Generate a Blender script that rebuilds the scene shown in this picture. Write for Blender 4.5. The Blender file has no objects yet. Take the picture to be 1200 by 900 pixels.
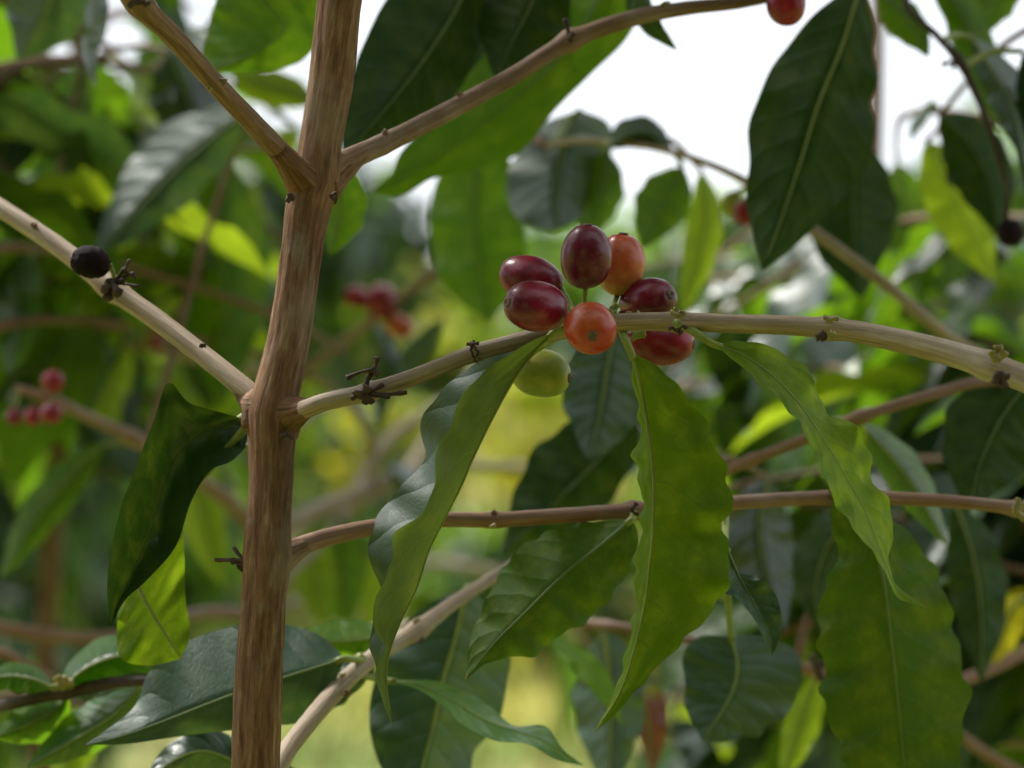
import bpy, math, random
import numpy as np
from mathutils import Vector, Matrix, noise as mnoise

scene = bpy.context.scene
COL = scene.collection
PI = math.pi

# ------------------------------------------------------------------ camera
CAM_H = 1.35
PITCH = math.radians(2.0)
LENS, SENSOR = 45.0, 17.3
FOCUS = 0.65
KPX = (SENSOR / LENS) / 1200.0            # metres per photo pixel at 1 m
C0 = np.array((0.0, 0.0, CAM_H))
FWD = np.array((0.0, math.cos(PITCH), math.sin(PITCH)))
RGT = np.array((1.0, 0.0, 0.0))
UPV = np.array((0.0, -math.sin(PITCH), math.cos(PITCH)))

cam = bpy.data.cameras.new('camera')
cam.sensor_width = SENSOR
cam.lens = LENS
cam.clip_start = 0.01
cam.clip_end = 2000
cam.dof.use_dof = True
cam.dof.focus_distance = FOCUS
cam.dof.aperture_fstop = 5.6
cam_o = bpy.data.objects.new('camera', cam)
cam_o.location = C0
cam_o.rotation_euler = (PI / 2 + PITCH, 0, 0)
COL.objects.link(cam_o)
scene.camera = cam_o

# ------------------------------------------------------------------ sky, sun, exposure
SUN_EL, SUN_AZ = math.radians(54), math.radians(-50)      # azimuth from +Y (view direction), negative = left
world = bpy.data.worlds.new('World')
scene.world = world
world.use_nodes = True
wn, wl = world.node_tree.nodes, world.node_tree.links
wn.clear()
sky = wn.new('ShaderNodeTexSky'); sky.sky_type = 'NISHITA'; sky.sun_disc = False
sky.sun_elevation = SUN_EL; sky.sun_rotation = SUN_AZ
sky.dust_density = 4.0; sky.air_density = 1.0; sky.ozone_density = 1.0
cloud = wn.new('ShaderNodeMix'); cloud.data_type = 'RGBA'      # closed cloud cover over the clear sky
cloud.inputs['Factor'].default_value = 0.82
cloud.inputs['B'].default_value = (9.0, 9.4, 9.9, 1)
wl.new(sky.outputs[0], cloud.inputs['A'])
bg = wn.new('ShaderNodeBackground'); bg.inputs['Strength'].default_value = 0.068
wl.new(cloud.outputs['Result'], bg.inputs['Color'])
wo = wn.new('ShaderNodeOutputWorld'); wl.new(bg.outputs[0], wo.inputs['Surface'])

sun = bpy.data.lights.new('sun', 'SUN')
sun.energy = 2.6; sun.angle = math.radians(10); sun.color = (1.0, 0.97, 0.91)
sun_o = bpy.data.objects.new('sun', sun)
sdir = Vector((math.sin(SUN_AZ) * math.cos(SUN_EL), math.cos(SUN_AZ) * math.cos(SUN_EL), math.sin(SUN_EL)))
sun_o.rotation_euler = sdir.to_track_quat('Z', 'Y').to_euler()
sun_o.location = (0, 0, 5)
COL.objects.link(sun_o)

vs = scene.view_settings
vs.view_transform = 'Standard'; vs.look = 'None'; vs.gamma = 1.0; vs.use_curve_mapping = False
vs.exposure = 1.32
scene.cycles.max_bounces = 8
scene.cycles.transparent_max_bounces = 8
scene.cycles.sample_clamp_indirect = 6.0
scene.cycles.use_denoising = True

# ------------------------------------------------------------------ helpers
rng = random.Random(7)


def P(px, py, d):
    """photo pixel + distance along the view axis -> world point"""
    return C0 + FWD * d + RGT * ((px - 600) * KPX * d) + UPV * ((450 - py) * KPX * d)


def to_px(p):
    q = np.asarray(p) - C0
    d = float(q @ FWD)
    if d < 0.05:
        return (-9999, -9999, d)
    return (600 + float(q @ RGT) / (KPX * d), 450 - float(q @ UPV) / (KPX * d), d)


def spline(pts, n, smooth=True):
    """Catmull-Rom resample of a polyline (k-dim) at n even chord-length steps"""
    p = np.asarray(pts, float)
    if len(p) == 1:
        return np.repeat(p, n, 0)
    if smooth and len(p) > 2:
        ext = np.vstack([2 * p[0] - p[1], p, 2 * p[-1] - p[-2]])
        out = []
        for i in range(1, len(ext) - 2):
            a, b, c, d = ext[i - 1], ext[i], ext[i + 1], ext[i + 2]
            for t in np.linspace(0, 1, 12, endpoint=False):
                out.append(0.5 * (2 * b + (c - a) * t + (2 * a - 5 * b + 4 * c - d) * t * t + (3 * b - a - 3 * c + d) * t ** 3))
        out.append(p[-1])
        p = np.array(out)
    s = np.concatenate([[0], np.cumsum(np.linalg.norm(np.diff(p[:, :3], axis=0), axis=1))])
    if s[-1] <= 0:
        return np.repeat(p[:1], n, 0)
    t = np.linspace(0, s[-1], n)
    return np.stack([np.interp(t, s, p[:, k]) for k in range(p.shape[1])], 1)


def make_mesh(name, verts, faces, uvs=None, smooth=True, mat_idx=None):
    me = bpy.data.meshes.new(name)
    me.from_pydata([tuple(map(float, v)) for v in verts], [], [tuple(map(int, f)) for f in faces])
    if uvs is not None:
        lay = me.uv_layers.new(name='UVMap')
        idx = np.empty(len(me.loops), dtype=np.int32)
        me.loops.foreach_get('vertex_index', idx)
        lay.data.foreach_set('uv', np.asarray(uvs, np.float32)[idx].ravel())
    if smooth:
        me.polygons.foreach_set('use_smooth', np.ones(len(me.polygons), dtype=bool))
    if mat_idx is not None:
        me.polygons.foreach_set('material_index', np.asarray(mat_idx, np.int32))
    me.update()
    return me


def root_of(o):
    while o.parent:
        o = o.parent
    return o


def link(name, me, mat=None, parent=None):
    """link a mesh given in world coordinates as one object"""
    o = bpy.data.objects.new(name, me)
    COL.objects.link(o)
    if mat is not None and len(me.materials) == 0:
        me.materials.append(mat)
    if parent is not None:
        o.parent = parent
        if parent.parent is None:                       # parts of parts already sit in world space
            o.matrix_parent_inverse = Matrix.Translation(-parent.location)
    return o


def thing(name, label, cat, loc, group=None):
    o = bpy.data.objects.new(name, None)
    o.empty_display_size = 0.05
    o.location = loc
    COL.objects.link(o)
    o['label'] = label; o['category'] = cat
    if group:
        o['group'] = group
    return o


def tube_data(pts, rad, seg=10, rough=0.0, freq=60, ridge=0.0, cap=True, seed=0, twist=0.0):
    """tube along pts (n,3) with radii rad (n). ridge = relative lengthwise ridging"""
    pts = np.asarray(pts, float); n = len(pts)
    rad = np.broadcast_to(np.asarray(rad, float), (n,))
    tan = np.gradient(pts, axis=0)
    tan /= np.maximum(np.linalg.norm(tan, axis=1, keepdims=True), 1e-9)
    ref = np.array((0, 0, 1.0)) if abs(tan[0][2]) < 0.9 else np.array((0, -1.0, 0))
    u = np.cross(tan[0], ref); u /= np.linalg.norm(u)
    verts, uvs, faces = [], [], []
    s = 0.0
    for i in range(n):
        u = u - tan[i] * (u @ tan[i]); u /= np.linalg.norm(u)
        w = np.cross(tan[i], u)
        if i:
            s += np.linalg.norm(pts[i] - pts[i - 1])
        for j in range(seg):
            a = 2 * PI * j / seg
            dirv = u * math.cos(a) + w * math.sin(a)
            r = rad[i]
            if ridge:
                aa = a + twist * s
                r *= 1 + ridge * (mnoise.noise(Vector((math.cos(aa) * 3.2 + seed, math.sin(aa) * 3.2, s * 9)))
                                  + 0.6 * mnoise.noise(Vector((math.cos(aa) * 8 + seed, math.sin(aa) * 8, s * 22 + 5))))
            q = pts[i] + dirv * r
            if rough:
                q = q + dirv * rough * rad[i] * mnoise.noise(Vector(q * freq) + Vector((seed, 0, 0)))
            verts.append(q)
            uvs.append((j / seg, s))
    for i in range(n - 1):
        for j in range(seg):
            k = (j + 1) % seg
            faces.append((i * seg + j, i * seg + k, (i + 1) * seg + k, (i + 1) * seg + j))
    if cap:
        for e, i in ((0, 0), (1, n - 1)):
            c = len(verts)
            verts.append(pts[i]); uvs.append((0.5, s * e))
            for j in range(seg):
                k = (j + 1) % seg
                faces.append((c, i * seg + k, i * seg + j) if e == 0 else (c, i * seg + j, i * seg + k))
    return verts, faces, uvs


def join_data(*parts):
    V, F, U = [], [], []
    for v, f, u in parts:
        o = len(V)
        V += list(v); U += list(u)
        F += [tuple(i + o for i in q) for q in f]
    return V, F, U


def tube(name, pts, rad, mat, parent, **kw):
    v, f, u = tube_data(pts, rad, **kw)
    return link(name, make_mesh(name, v, f, u), mat, parent)


# ------------------------------------------------------------------ materials
MATS = {}


def new_mat(name):
    m = bpy.data.materials.new(name); m.use_nodes = True
    m.node_tree.nodes.clear()
    MATS[name] = m
    return m, m.node_tree.nodes, m.node_tree.links


def mth(n, l, op, a, b=None, c=None, clamp=False):
    x = n.new('ShaderNodeMath'); x.operation = op; x.use_clamp = clamp
    for i, v in enumerate((a, b, c)):
        if v is None:
            continue
        if isinstance(v, (int, float)):
            x.inputs[i].default_value = v
        else:
            l.new(v, x.inputs[i])
    return x.outputs[0]


def mixc(n, l, f, a, b, blend='MIX'):
    x = n.new('ShaderNodeMix'); x.data_type = 'RGBA'; x.blend_type = blend
    for key, v in (('Factor', f), ('A', a), ('B', b)):
        if isinstance(v, (int, float)):
            x.inputs[key].default_value = v
        elif isinstance(v, tuple):
            x.inputs[key].default_value = (*v, 1) if len(v) == 3 else v
        else:
            l.new(v, x.inputs[key])
    return x.outputs['Result']


def ramp(n, l, f, lo, hi):
    x = n.new('ShaderNodeMapRange'); x.clamp = True; x.interpolation_type = 'SMOOTHSTEP'
    x.inputs[1].default_value = lo; x.inputs[2].default_value = hi
    l.new(f, x.inputs[0])
    return x.outputs[0]


def tex(n, l, kind, vec, scale, detail=3, rough=0.55, out=0):
    x = n.new(kind)
    if kind == 'ShaderNodeTexNoise':
        x.inputs['Detail'].default_value = detail; x.inputs['Roughness'].default_value = rough
    x.inputs['Scale'].default_value = scale
    l.new(vec, x.inputs['Vector'])
    return x.outputs[out]


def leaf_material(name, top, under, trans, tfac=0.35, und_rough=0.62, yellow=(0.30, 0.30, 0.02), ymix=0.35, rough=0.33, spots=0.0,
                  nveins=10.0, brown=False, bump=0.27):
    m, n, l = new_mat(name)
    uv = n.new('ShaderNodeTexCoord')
    sep = n.new('ShaderNodeSeparateXYZ'); l.new(uv.outputs['UV'], sep.inputs[0])
    info = n.new('ShaderNodeObjectInfo')
    u, v = sep.outputs[0], sep.outputs[1]
    av = mth(n, l, 'ABSOLUTE', mth(n, l, 'MULTIPLY_ADD', v, 2.0, -1.0))
    avp = mth(n, l, 'POWER', av, 1.35)
    # jitter the veins a little so they are not ruled
    nz = tex(n, l, 'ShaderNodeTexNoise', uv.outputs['UV'], 5.0, 2)
    side = mth(n, l, 'MULTIPLY', mth(n, l, 'GREATER_THAN', v, 0.5), 0.42)
    ph = mth(n, l, 'ADD', mth(n, l, 'MULTIPLY_ADD', u, nveins, side), mth(n, l, 'MULTIPLY_ADD', avp, -1.5, mth(n, l, 'MULTIPLY', nz, 0.5)))
    fr = mth(n, l, 'FRACT', mth(n, l, 'ADD', ph, 20.0))
    tri = mth(n, l, 'MULTIPLY', mth(n, l, 'ABSOLUTE', mth(n, l, 'SUBTRACT', fr, 0.5)), 2.0)
    vein = ramp(n, l, tri, 0.87, 1.0)
    vfade = mth(n, l, 'SUBTRACT', 1.0, mth(n, l, 'POWER', av, 3.0), clamp=True)
    vein = mth(n, l, 'MULTIPLY', vein, vfade)
    mid = mth(n, l, 'SUBTRACT', 1.0, ramp(n, l, av, 0.0, 0.055))
    net = n.new('ShaderNodeTexVoronoi'); net.feature = 'DISTANCE_TO_EDGE'; net.inputs['Scale'].default_value = 1.0
    mp = n.new('ShaderNodeMapping'); mp.inputs['Scale'].default_value = (62, 30, 1); l.new(uv.outputs['UV'], mp.inputs[0])
    l.new(mp.outputs[0], net.inputs['Vector'])
    netv = mth(n, l, 'SUBTRACT', 1.0, ramp(n, l, net.outputs[0], 0.0, 0.10))
    # coordinates that differ from leaf to leaf
    off = n.new('ShaderNodeVectorMath'); off.operation = 'ADD'
    cmb = n.new('ShaderNodeCombineXYZ'); l.new(mth(n, l, 'MULTIPLY', info.outputs['Random'], 37.0), cmb.inputs[0])
    stv = n.new('ShaderNodeMapping'); stv.inputs['Scale'].default_value = (2.4, 1, 1); l.new(uv.outputs['UV'], stv.inputs[0])
    l.new(stv.outputs[0], off.inputs[0]); l.new(cmb.outputs[0], off.inputs[1])
    mot = ramp(n, l, tex(n, l, 'ShaderNodeTexNoise', off.outputs[0], 4.2, 5, 0.62), 0.38, 0.80)
    mot2 = tex(n, l, 'ShaderNodeTexNoise', off.outputs[0], 16.0, 4, 0.6)
    # top side
    ctop = mixc(n, l, mot2, tuple(c * 0.75 for c in top), tuple(c * 1.3 for c in top))
    ctop = mixc(n, l, mth(n, l, 'MULTIPLY', mot, ymix * 0.5), ctop, tuple(0.5 * a + 0.5 * b for a, b in zip(top, yellow)))
    ctop = mixc(n, l, mth(n, l, 'MULTIPLY', vein, 0.35), ctop, tuple(min(1, c * 2.2 + 0.015) for c in top))
    ctop = mixc(n, l, mth(n, l, 'MULTIPLY', mid, 0.6), ctop, (0.17, 0.22, 0.05))
    # under side
    cund = mixc(n, l, mot2, tuple(c * 0.82 for c in under), tuple(c * 1.2 for c in under))
    cund = mixc(n, l, mth(n, l, 'MULTIPLY', mot, ymix), cund, yellow)
    cund = mixc(n, l, mth(n, l, 'MULTIPLY', vein, 0.55), cund, tuple(min(1, c * 1.6 + 0.02) for c in under))
    cund = mixc(n, l, mth(n, l, 'MULTIPLY', netv, 0.12), cund, tuple(c * 0.55 for c in under))
    ctr = mixc(n, l, mot, trans, tuple(min(1, a * 1.0 + b * 0.55) for a, b in zip(trans, yellow)))
    ctr = mixc(n, l, mth(n, l, 'MULTIPLY', vein, 0.5), ctr, tuple(c * 0.5 for c in trans))
    ctr = mixc(n, l, mth(n, l, 'MULTIPLY', netv, 0.14), ctr, tuple(c * 0.5 for c in trans))
    if spots > 0:
        tipb = mth(n, l, 'MULTIPLY', ramp(n, l, mth(n, l, 'ADD', u, mth(n, l, 'MULTIPLY', mot2, 0.02)), 0.975, 1.0), 0.8)
        ctop = mixc(n, l, tipb, ctop, (0.14, 0.07, 0.025)); cund = mixc(n, l, tipb, cund, (0.16, 0.08, 0.03))
        sp = ramp(n, l, tex(n, l, 'ShaderNodeTexNoise', off.outputs[0], 26.0, 3, 0.5), 0.72, 0.78)
        sp = mth(n, l, 'MULTIPLY', sp, spots)
        ctop = mixc(n, l, sp, ctop, (0.09, 0.035, 0.015)); cund = mixc(n, l, sp, cund, (0.10, 0.04, 0.015))
    if brown:
        bz = ramp(n, l, mth(n, l, 'ADD', u, mth(n, l, 'MULTIPLY', mot2, 0.3)), 0.55, 0.72)
        ctop = mixc(n, l, bz, ctop, (0.13, 0.035, 0.012)); cund = mixc(n, l, bz, cund, (0.15, 0.04, 0.014))
        ctr = mixc(n, l, bz, ctr, (0.12, 0.02, 0.005))
    # relief: pillows between the veins
    pil = mth(n, l, 'SUBTRACT', 1.0, mth(n, l, 'POWER', tri, 2.5))
    h = mth(n, l, 'MULTIPLY_ADD', pil, 1.0, mth(n, l, 'MULTIPLY', mot2, 0.18))
    h = mth(n, l, 'ADD', h, mth(n, l, 'MULTIPLY', netv, -0.10))
    bmp = n.new('ShaderNodeBump'); bmp.inputs['Strength'].default_value = bump; bmp.inputs['Distance'].default_value = 0.001
    l.new(h, bmp.inputs['Height'])
    rn = mth(n, l, 'MULTIPLY_ADD', mot2, 0.22, rough - 0.11)
    pt = n.new('ShaderNodeBsdfPrincipled'); l.new(ctop, pt.inputs['Base Color']); l.new(rn, pt.inputs['Roughness'])
    pt.inputs['Specular IOR Level'].default_value = 0.5; l.new(bmp.outputs[0], pt.inputs['Normal'])
    pu = n.new('ShaderNodeBsdfPrincipled'); l.new(cund, pu.inputs['Base Color']); pu.inputs['Roughness'].default_value = und_rough
    pu.inputs['Specular IOR Level'].default_value = 0.12; l.new(bmp.outputs[0], pu.inputs['Normal'])
    geo = n.new('ShaderNodeNewGeometry')
    mx = n.new('ShaderNodeMixShader'); l.new(geo.outputs['Backfacing'], mx.inputs[0]); l.new(pt.outputs[0], mx.inputs[1]); l.new(pu.outputs[0], mx.inputs[2])
    tr = n.new('ShaderNodeBsdfTranslucent'); l.new(ctr, tr.inputs['Color'])
    m2 = n.new('ShaderNodeMixShader'); m2.inputs[0].default_value = tfac; l.new(mx.outputs[0], m2.inputs[1]); l.new(tr.outputs[0], m2.inputs[2])
    out = n.new('ShaderNodeOutputMaterial'); l.new(m2.outputs[0], out.inputs['Surface'])
    return m


leaf_material('leaf_green', (0.017, 0.058, 0.018), (0.050, 0.100, 0.018), (0.17, 0.37, 0.008), 0.42, ymix=0.22)
leaf_material('leaf_hero', (0.018, 0.052, 0.026), (0.054, 0.102, 0.008), (0.21, 0.35, 0.006), 0.42, ymix=0.30, spots=0.9, rough=0.48, bump=0.36)
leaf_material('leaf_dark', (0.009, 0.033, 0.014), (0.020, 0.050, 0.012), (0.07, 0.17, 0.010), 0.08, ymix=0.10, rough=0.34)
leaf_material('leaf_teal', (0.015, 0.050, 0.027), (0.055, 0.110, 0.045), (0.09, 0.20, 0.03), 0.15, ymix=0.12, rough=0.46)
leaf_material('leaf_lime', (0.090, 0.170, 0.014), (0.17, 0.25, 0.03), (0.45, 0.62, 0.02), 0.50, ymix=0.45)
leaf_material('leaf_yellow', (0.38, 0.34, 0.012), (0.42, 0.38, 0.03), (0.75, 0.68, 0.02), 0.5, ymix=0.4)
leaf_material('leaf_folded', (0.016, 0.048, 0.030), (0.088, 0.128, 0.040), (0.16, 0.24, 0.02), 0.18, ymix=0.15, rough=0.62, bump=0.30)
leaf_material('leaf_mottled', (0.017, 0.052, 0.018), (0.038, 0.084, 0.012), (0.14, 0.27, 0.007), 0.20, ymix=0.34, yellow=(0.24, 0.23, 0.015), spots=0.3)
leaf_material('leaf_dry', (0.20, 0.22, 0.035), (0.26, 0.26, 0.06), (0.42, 0.42, 0.05), 0.40, ymix=0.5, yellow=(0.42, 0.34, 0.06))
leaf_material('leaf_withered', (0.05, 0.085, 0.015), (0.09, 0.13, 0.03), (0.22, 0.30, 0.015), 0.32, brown=True)


def plain_material(name, col, rough=0.6, var=0.25, scale=80.0, bump=0.0, spec=0.4, sss=0.0, col2=None):
    m, n, l = new_mat(name)
    tc = n.new('ShaderNodeTexCoord')
    nz = tex(n, l, 'ShaderNodeTexNoise', tc.outputs['Object'], scale, 5, 0.6)
    a = tuple(c * (1 - var) for c in col); b = col2 or tuple(min(1, c * (1 + var)) for c in col)
    c = mixc(n, l, ramp(n, l, nz, 0.3, 0.7), a, b)
    p = n.new('ShaderNodeBsdfPrincipled'); l.new(c, p.inputs['Base Color'])
    p.inputs['Roughness'].default_value = rough; p.inputs['Specular IOR Level'].default_value = spec
    if sss:
        p.inputs['Subsurface Weight'].default_value = sss; p.inputs['Subsurface Radius'].default_value = (0.004, 0.002, 0.001)
    if bump:
        bm = n.new('ShaderNodeBump'); bm.inputs['Strength'].default_value = 0.6; bm.inputs['Distance'].default_value = bump
        l.new(nz, bm.inputs['Height']); l.new(bm.outputs[0], p.inputs['Normal'])
    o = n.new('ShaderNodeOutputMaterial'); l.new(p.outputs[0], o.inputs['Surface'])
    return m


def bark_material(name, dark, mid_, pale, around=9.0, along=28.0, bump=0.0006, rough=0.72, pale_at=(0.52, 0.72), lich=0.0):
    """fibrous bark: noise stretched along the shoot (uv.x round the shoot, uv.y metres along it)"""
    m, n, l = new_mat(name)
    tc = n.new('ShaderNodeTexCoord'); sep = n.new('ShaderNodeSeparateXYZ'); l.new(tc.outputs['UV'], sep.inputs[0])
    ang = mth(n, l, 'MULTIPLY', sep.outputs[0], 2 * PI)
    cx = mth(n, l, 'MULTIPLY', mth(n, l, 'COSINE', ang), around / 6.0); cy = mth(n, l, 'MULTIPLY', mth(n, l, 'SINE', ang), around / 6.0)
    cz = mth(n, l, 'MULTIPLY', sep.outputs[1], along)
    cmb = n.new('ShaderNodeCombineXYZ'); l.new(cx, cmb.inputs[0]); l.new(cy, cmb.inputs[1]); l.new(cz, cmb.inputs[2])
    nz = tex(n, l, 'ShaderNodeTexNoise', cmb.outputs[0], 2.2, 6, 0.62)
    fine = tex(n, l, 'ShaderNodeTexNoise', cmb.outputs[0], 7.0, 5, 0.65)
    ob = tex(n, l, 'ShaderNodeTexNoise', tc.outputs['Object'], 55.0, 4, 0.6)
    c = mixc(n, l, ramp(n, l, nz, 0.32, 0.55), dark, mid_)
    c = mixc(n, l, mth(n, l, 'MULTIPLY', ramp(n, l, nz, *pale_at), 0.85), c, pale)
    c = mixc(n, l, mth(n, l, 'MULTIPLY', ramp(n, l, fine, 0.62, 0.42), 0.28), c, tuple(x * 0.55 for x in dark))
    c = mixc(n, l, mth(n, l, 'MULTIPLY', ramp(n, l, ob, 0.55, 0.75), 0.35), c, tuple(x * 0.8 for x in mid_))
    pt_ = tex(n, l, 'ShaderNodeTexNoise', tc.outputs['Object'], 24.0, 4, 0.65)
    c = mixc(n, l, mth(n, l, 'MULTIPLY', ramp(n, l, pt_, 0.50, 0.66), 0.40), c, tuple(0.5 * a_ + 0.5 * b_ for a_, b_ in zip(pale, (0.34, 0.31, 0.27))))
    c = mixc(n, l, mth(n, l, 'MULTIPLY', ramp(n, l, pt_, 0.46, 0.32), 0.40), c, dark)
    if lich:
        c = mixc(n, l, mth(n, l, 'MULTIPLY', ramp(n, l, ob, 0.42, 0.28), lich), c, (0.45, 0.45, 0.38))
    p = n.new('ShaderNodeBsdfPrincipled'); l.new(c, p.inputs['Base Color']); p.inputs['Roughness'].default_value = rough
    p.inputs['Specular IOR Level'].default_value = 0.3
    h = mth(n, l, 'MULTIPLY_ADD', fine, 0.5, nz)
    bm = n.new('ShaderNodeBump'); bm.inputs['Strength'].default_value = 0.8; bm.inputs['Distance'].default_value = bump
    l.new(h, bm.inputs['Height']); l.new(bm.outputs[0], p.inputs['Normal'])
    o = n.new('ShaderNodeOutputMaterial'); l.new(p.outputs[0], o.inputs['Surface'])
    return m


bark_material('bark_stem', (0.120, 0.052, 0.023), (0.265, 0.135, 0.062), (0.50, 0.34, 0.20), around=12, along=40, bump=0.0016, pale_at=(0.52, 0.74), lich=0.25)
bark_material('bark_branch', (0.24, 0.165, 0.105), (0.39, 0.295, 0.205), (0.56, 0.46, 0.35), around=7, along=22, bump=0.00025, rough=0.6)
bark_material('bark_brown', (0.13, 0.066, 0.034), (0.25, 0.138, 0.078), (0.36, 0.25, 0.165), around=8, along=30, bump=0.0004, rough=0.6)
bark_material('bark_red', (0.17, 0.085, 0.050), (0.29, 0.160, 0.098), (0.38, 0.27, 0.20), around=7, along=24, bump=0.0003, rough=0.5)
bark_material('bark_dark', (0.035, 0.022, 0.016), (0.075, 0.048, 0.034), (0.14, 0.10, 0.075), around=7, along=24, bump=0.0003)
bark_material('bark_tree', (0.06, 0.045, 0.03), (0.14, 0.10, 0.07), (0.25, 0.21, 0.16), around=10, along=3, bump=0.01)
plain_material('stub_dark', (0.060, 0.035, 0.024), 0.75, 0.45, 300, 0.0006)
plain_material('petiole_green', (0.20, 0.24, 0.045), 0.45, 0.2, 120, 0, 0.4, 0.1)
plain_material('midrib_pale', (0.19, 0.24, 0.062), 0.45, 0.15, 120)
plain_material('midrib_dark', (0.100, 0.150, 0.040), 0.45, 0.15, 120)
plain_material('bud_green', (0.25, 0.21, 0.060), 0.5, 0.35, 200, 0.0004)
plain_material('navel_brown', (0.10, 0.062, 0.042), 0.7, 0.5, 400, 0.0003)


def cherry_material(name, body, patch, base, pz=(0.42, 0.62), base_to=0.30, rough=0.30, bloom=0.10, spec=0.5):
    m, n, l = new_mat(name)
    tc = n.new('ShaderNodeTexCoord'); sep = n.new('ShaderNodeSeparateXYZ'); l.new(tc.outputs['UV'], sep.inputs[0])
    info = n.new('ShaderNodeObjectInfo')
    off = n.new('ShaderNodeVectorMath'); off.operation = 'ADD'
    cmb = n.new('ShaderNodeCombineXYZ'); l.new(mth(n, l, 'MULTIPLY', info.outputs['Random'], 3.0), cmb.inputs[0])
    l.new(tc.outputs['Object'], off.inputs[0]); l.new(cmb.outputs[0], off.inputs[1])
    big = tex(n, l, 'ShaderNodeTexNoise', off.outputs[0], 95, 3, 0.5)
    fine = tex(n, l, 'ShaderNodeTexNoise', off.outputs[0], 1500, 3, 0.6)
    med = tex(n, l, 'ShaderNodeTexNoise', off.outputs[0], 420, 4, 0.6)
    c = mixc(n, l, ramp(n, l, big, *pz), body, patch)
    bz = ramp(n, l, mth(n, l, 'ADD', sep.outputs[1], mth(n, l, 'MULTIPLY_ADD', big, 0.3, -0.15)), base_to, base_to * 0.25)
    c = mixc(n, l, mth(n, l, 'MULTIPLY', bz, 0.8), c, base)
    c = mixc(n, l, mth(n, l, 'MULTIPLY', ramp(n, l, med, 0.48, 0.72), 0.42), c, tuple(x * 0.6 for x in body))
    c = mixc(n, l, mth(n, l, 'MULTIPLY', ramp(n, l, med, 0.69, 0.73), 0.55), c, (0.10, 0.05, 0.03))
    c = mixc(n, l, mth(n, l, 'MULTIPLY', ramp(n, l, fine, 0.55, 0.8), bloom), c, (0.75, 0.62, 0.55))
    p = n.new('ShaderNodeBsdfPrincipled'); l.new(c, p.inputs['Base Color'])
    l.new(mth(n, l, 'MULTIPLY_ADD', med, 0.16, rough - 0.08), p.inputs['Roughness'])
    p.inputs['Specular IOR Level'].default_value = spec
    p.inputs['Subsurface Weight'].default_value = 0.12; p.inputs['Subsurface Radius'].default_value = (0.003, 0.001, 0.0006)
    bm = n.new('ShaderNodeBump'); bm.inputs['Strength'].default_value = 0.35; bm.inputs['Distance'].default_value = 0.00025
    l.new(mth(n, l, 'ADD', med, mth(n, l, 'MULTIPLY', fine, 0.25)), bm.inputs['Height']); l.new(bm.outputs[0], p.inputs['Normal'])
    o = n.new('ShaderNodeOutputMaterial'); l.new(p.outputs[0], o.inputs['Surface'])
    return m


cherry_material('cherry_burgundy', (0.115, 0.003, 0.020), (0.23, 0.005, 0.028), (0.08, 0.006, 0.018), bloom=0.11)
cherry_material('cherry_red', (0.30, 0.008, 0.024), (0.19, 0.006, 0.026), (0.20, 0.05, 0.02))
cherry_material('cherry_orange', (0.46, 0.085, 0.022), (0.40, 0.026, 0.018), (0.42, 0.25, 0.04), base_to=0.5)
cherry_material('cherry_green', (0.22, 0.27, 0.018), (0.36, 0.34, 0.026), (0.14, 0.21, 0.03), rough=0.42, bloom=0.04)
cherry_material('cherry_black', (0.012, 0.007, 0.009), (0.022, 0.011, 0.014), (0.02, 0.01, 0.01), rough=0.8, bloom=0.02, spec=0.12)

# ------------------------------------------------------------------ leaf builder (traced leaves)


LEAF_BASE = []


def profile(u):
    return (np.sin(PI * np.clip(u, 0, 1) ** 0.86)) ** 0.82 * (1 - 0.30 * u ** 5)


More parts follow.
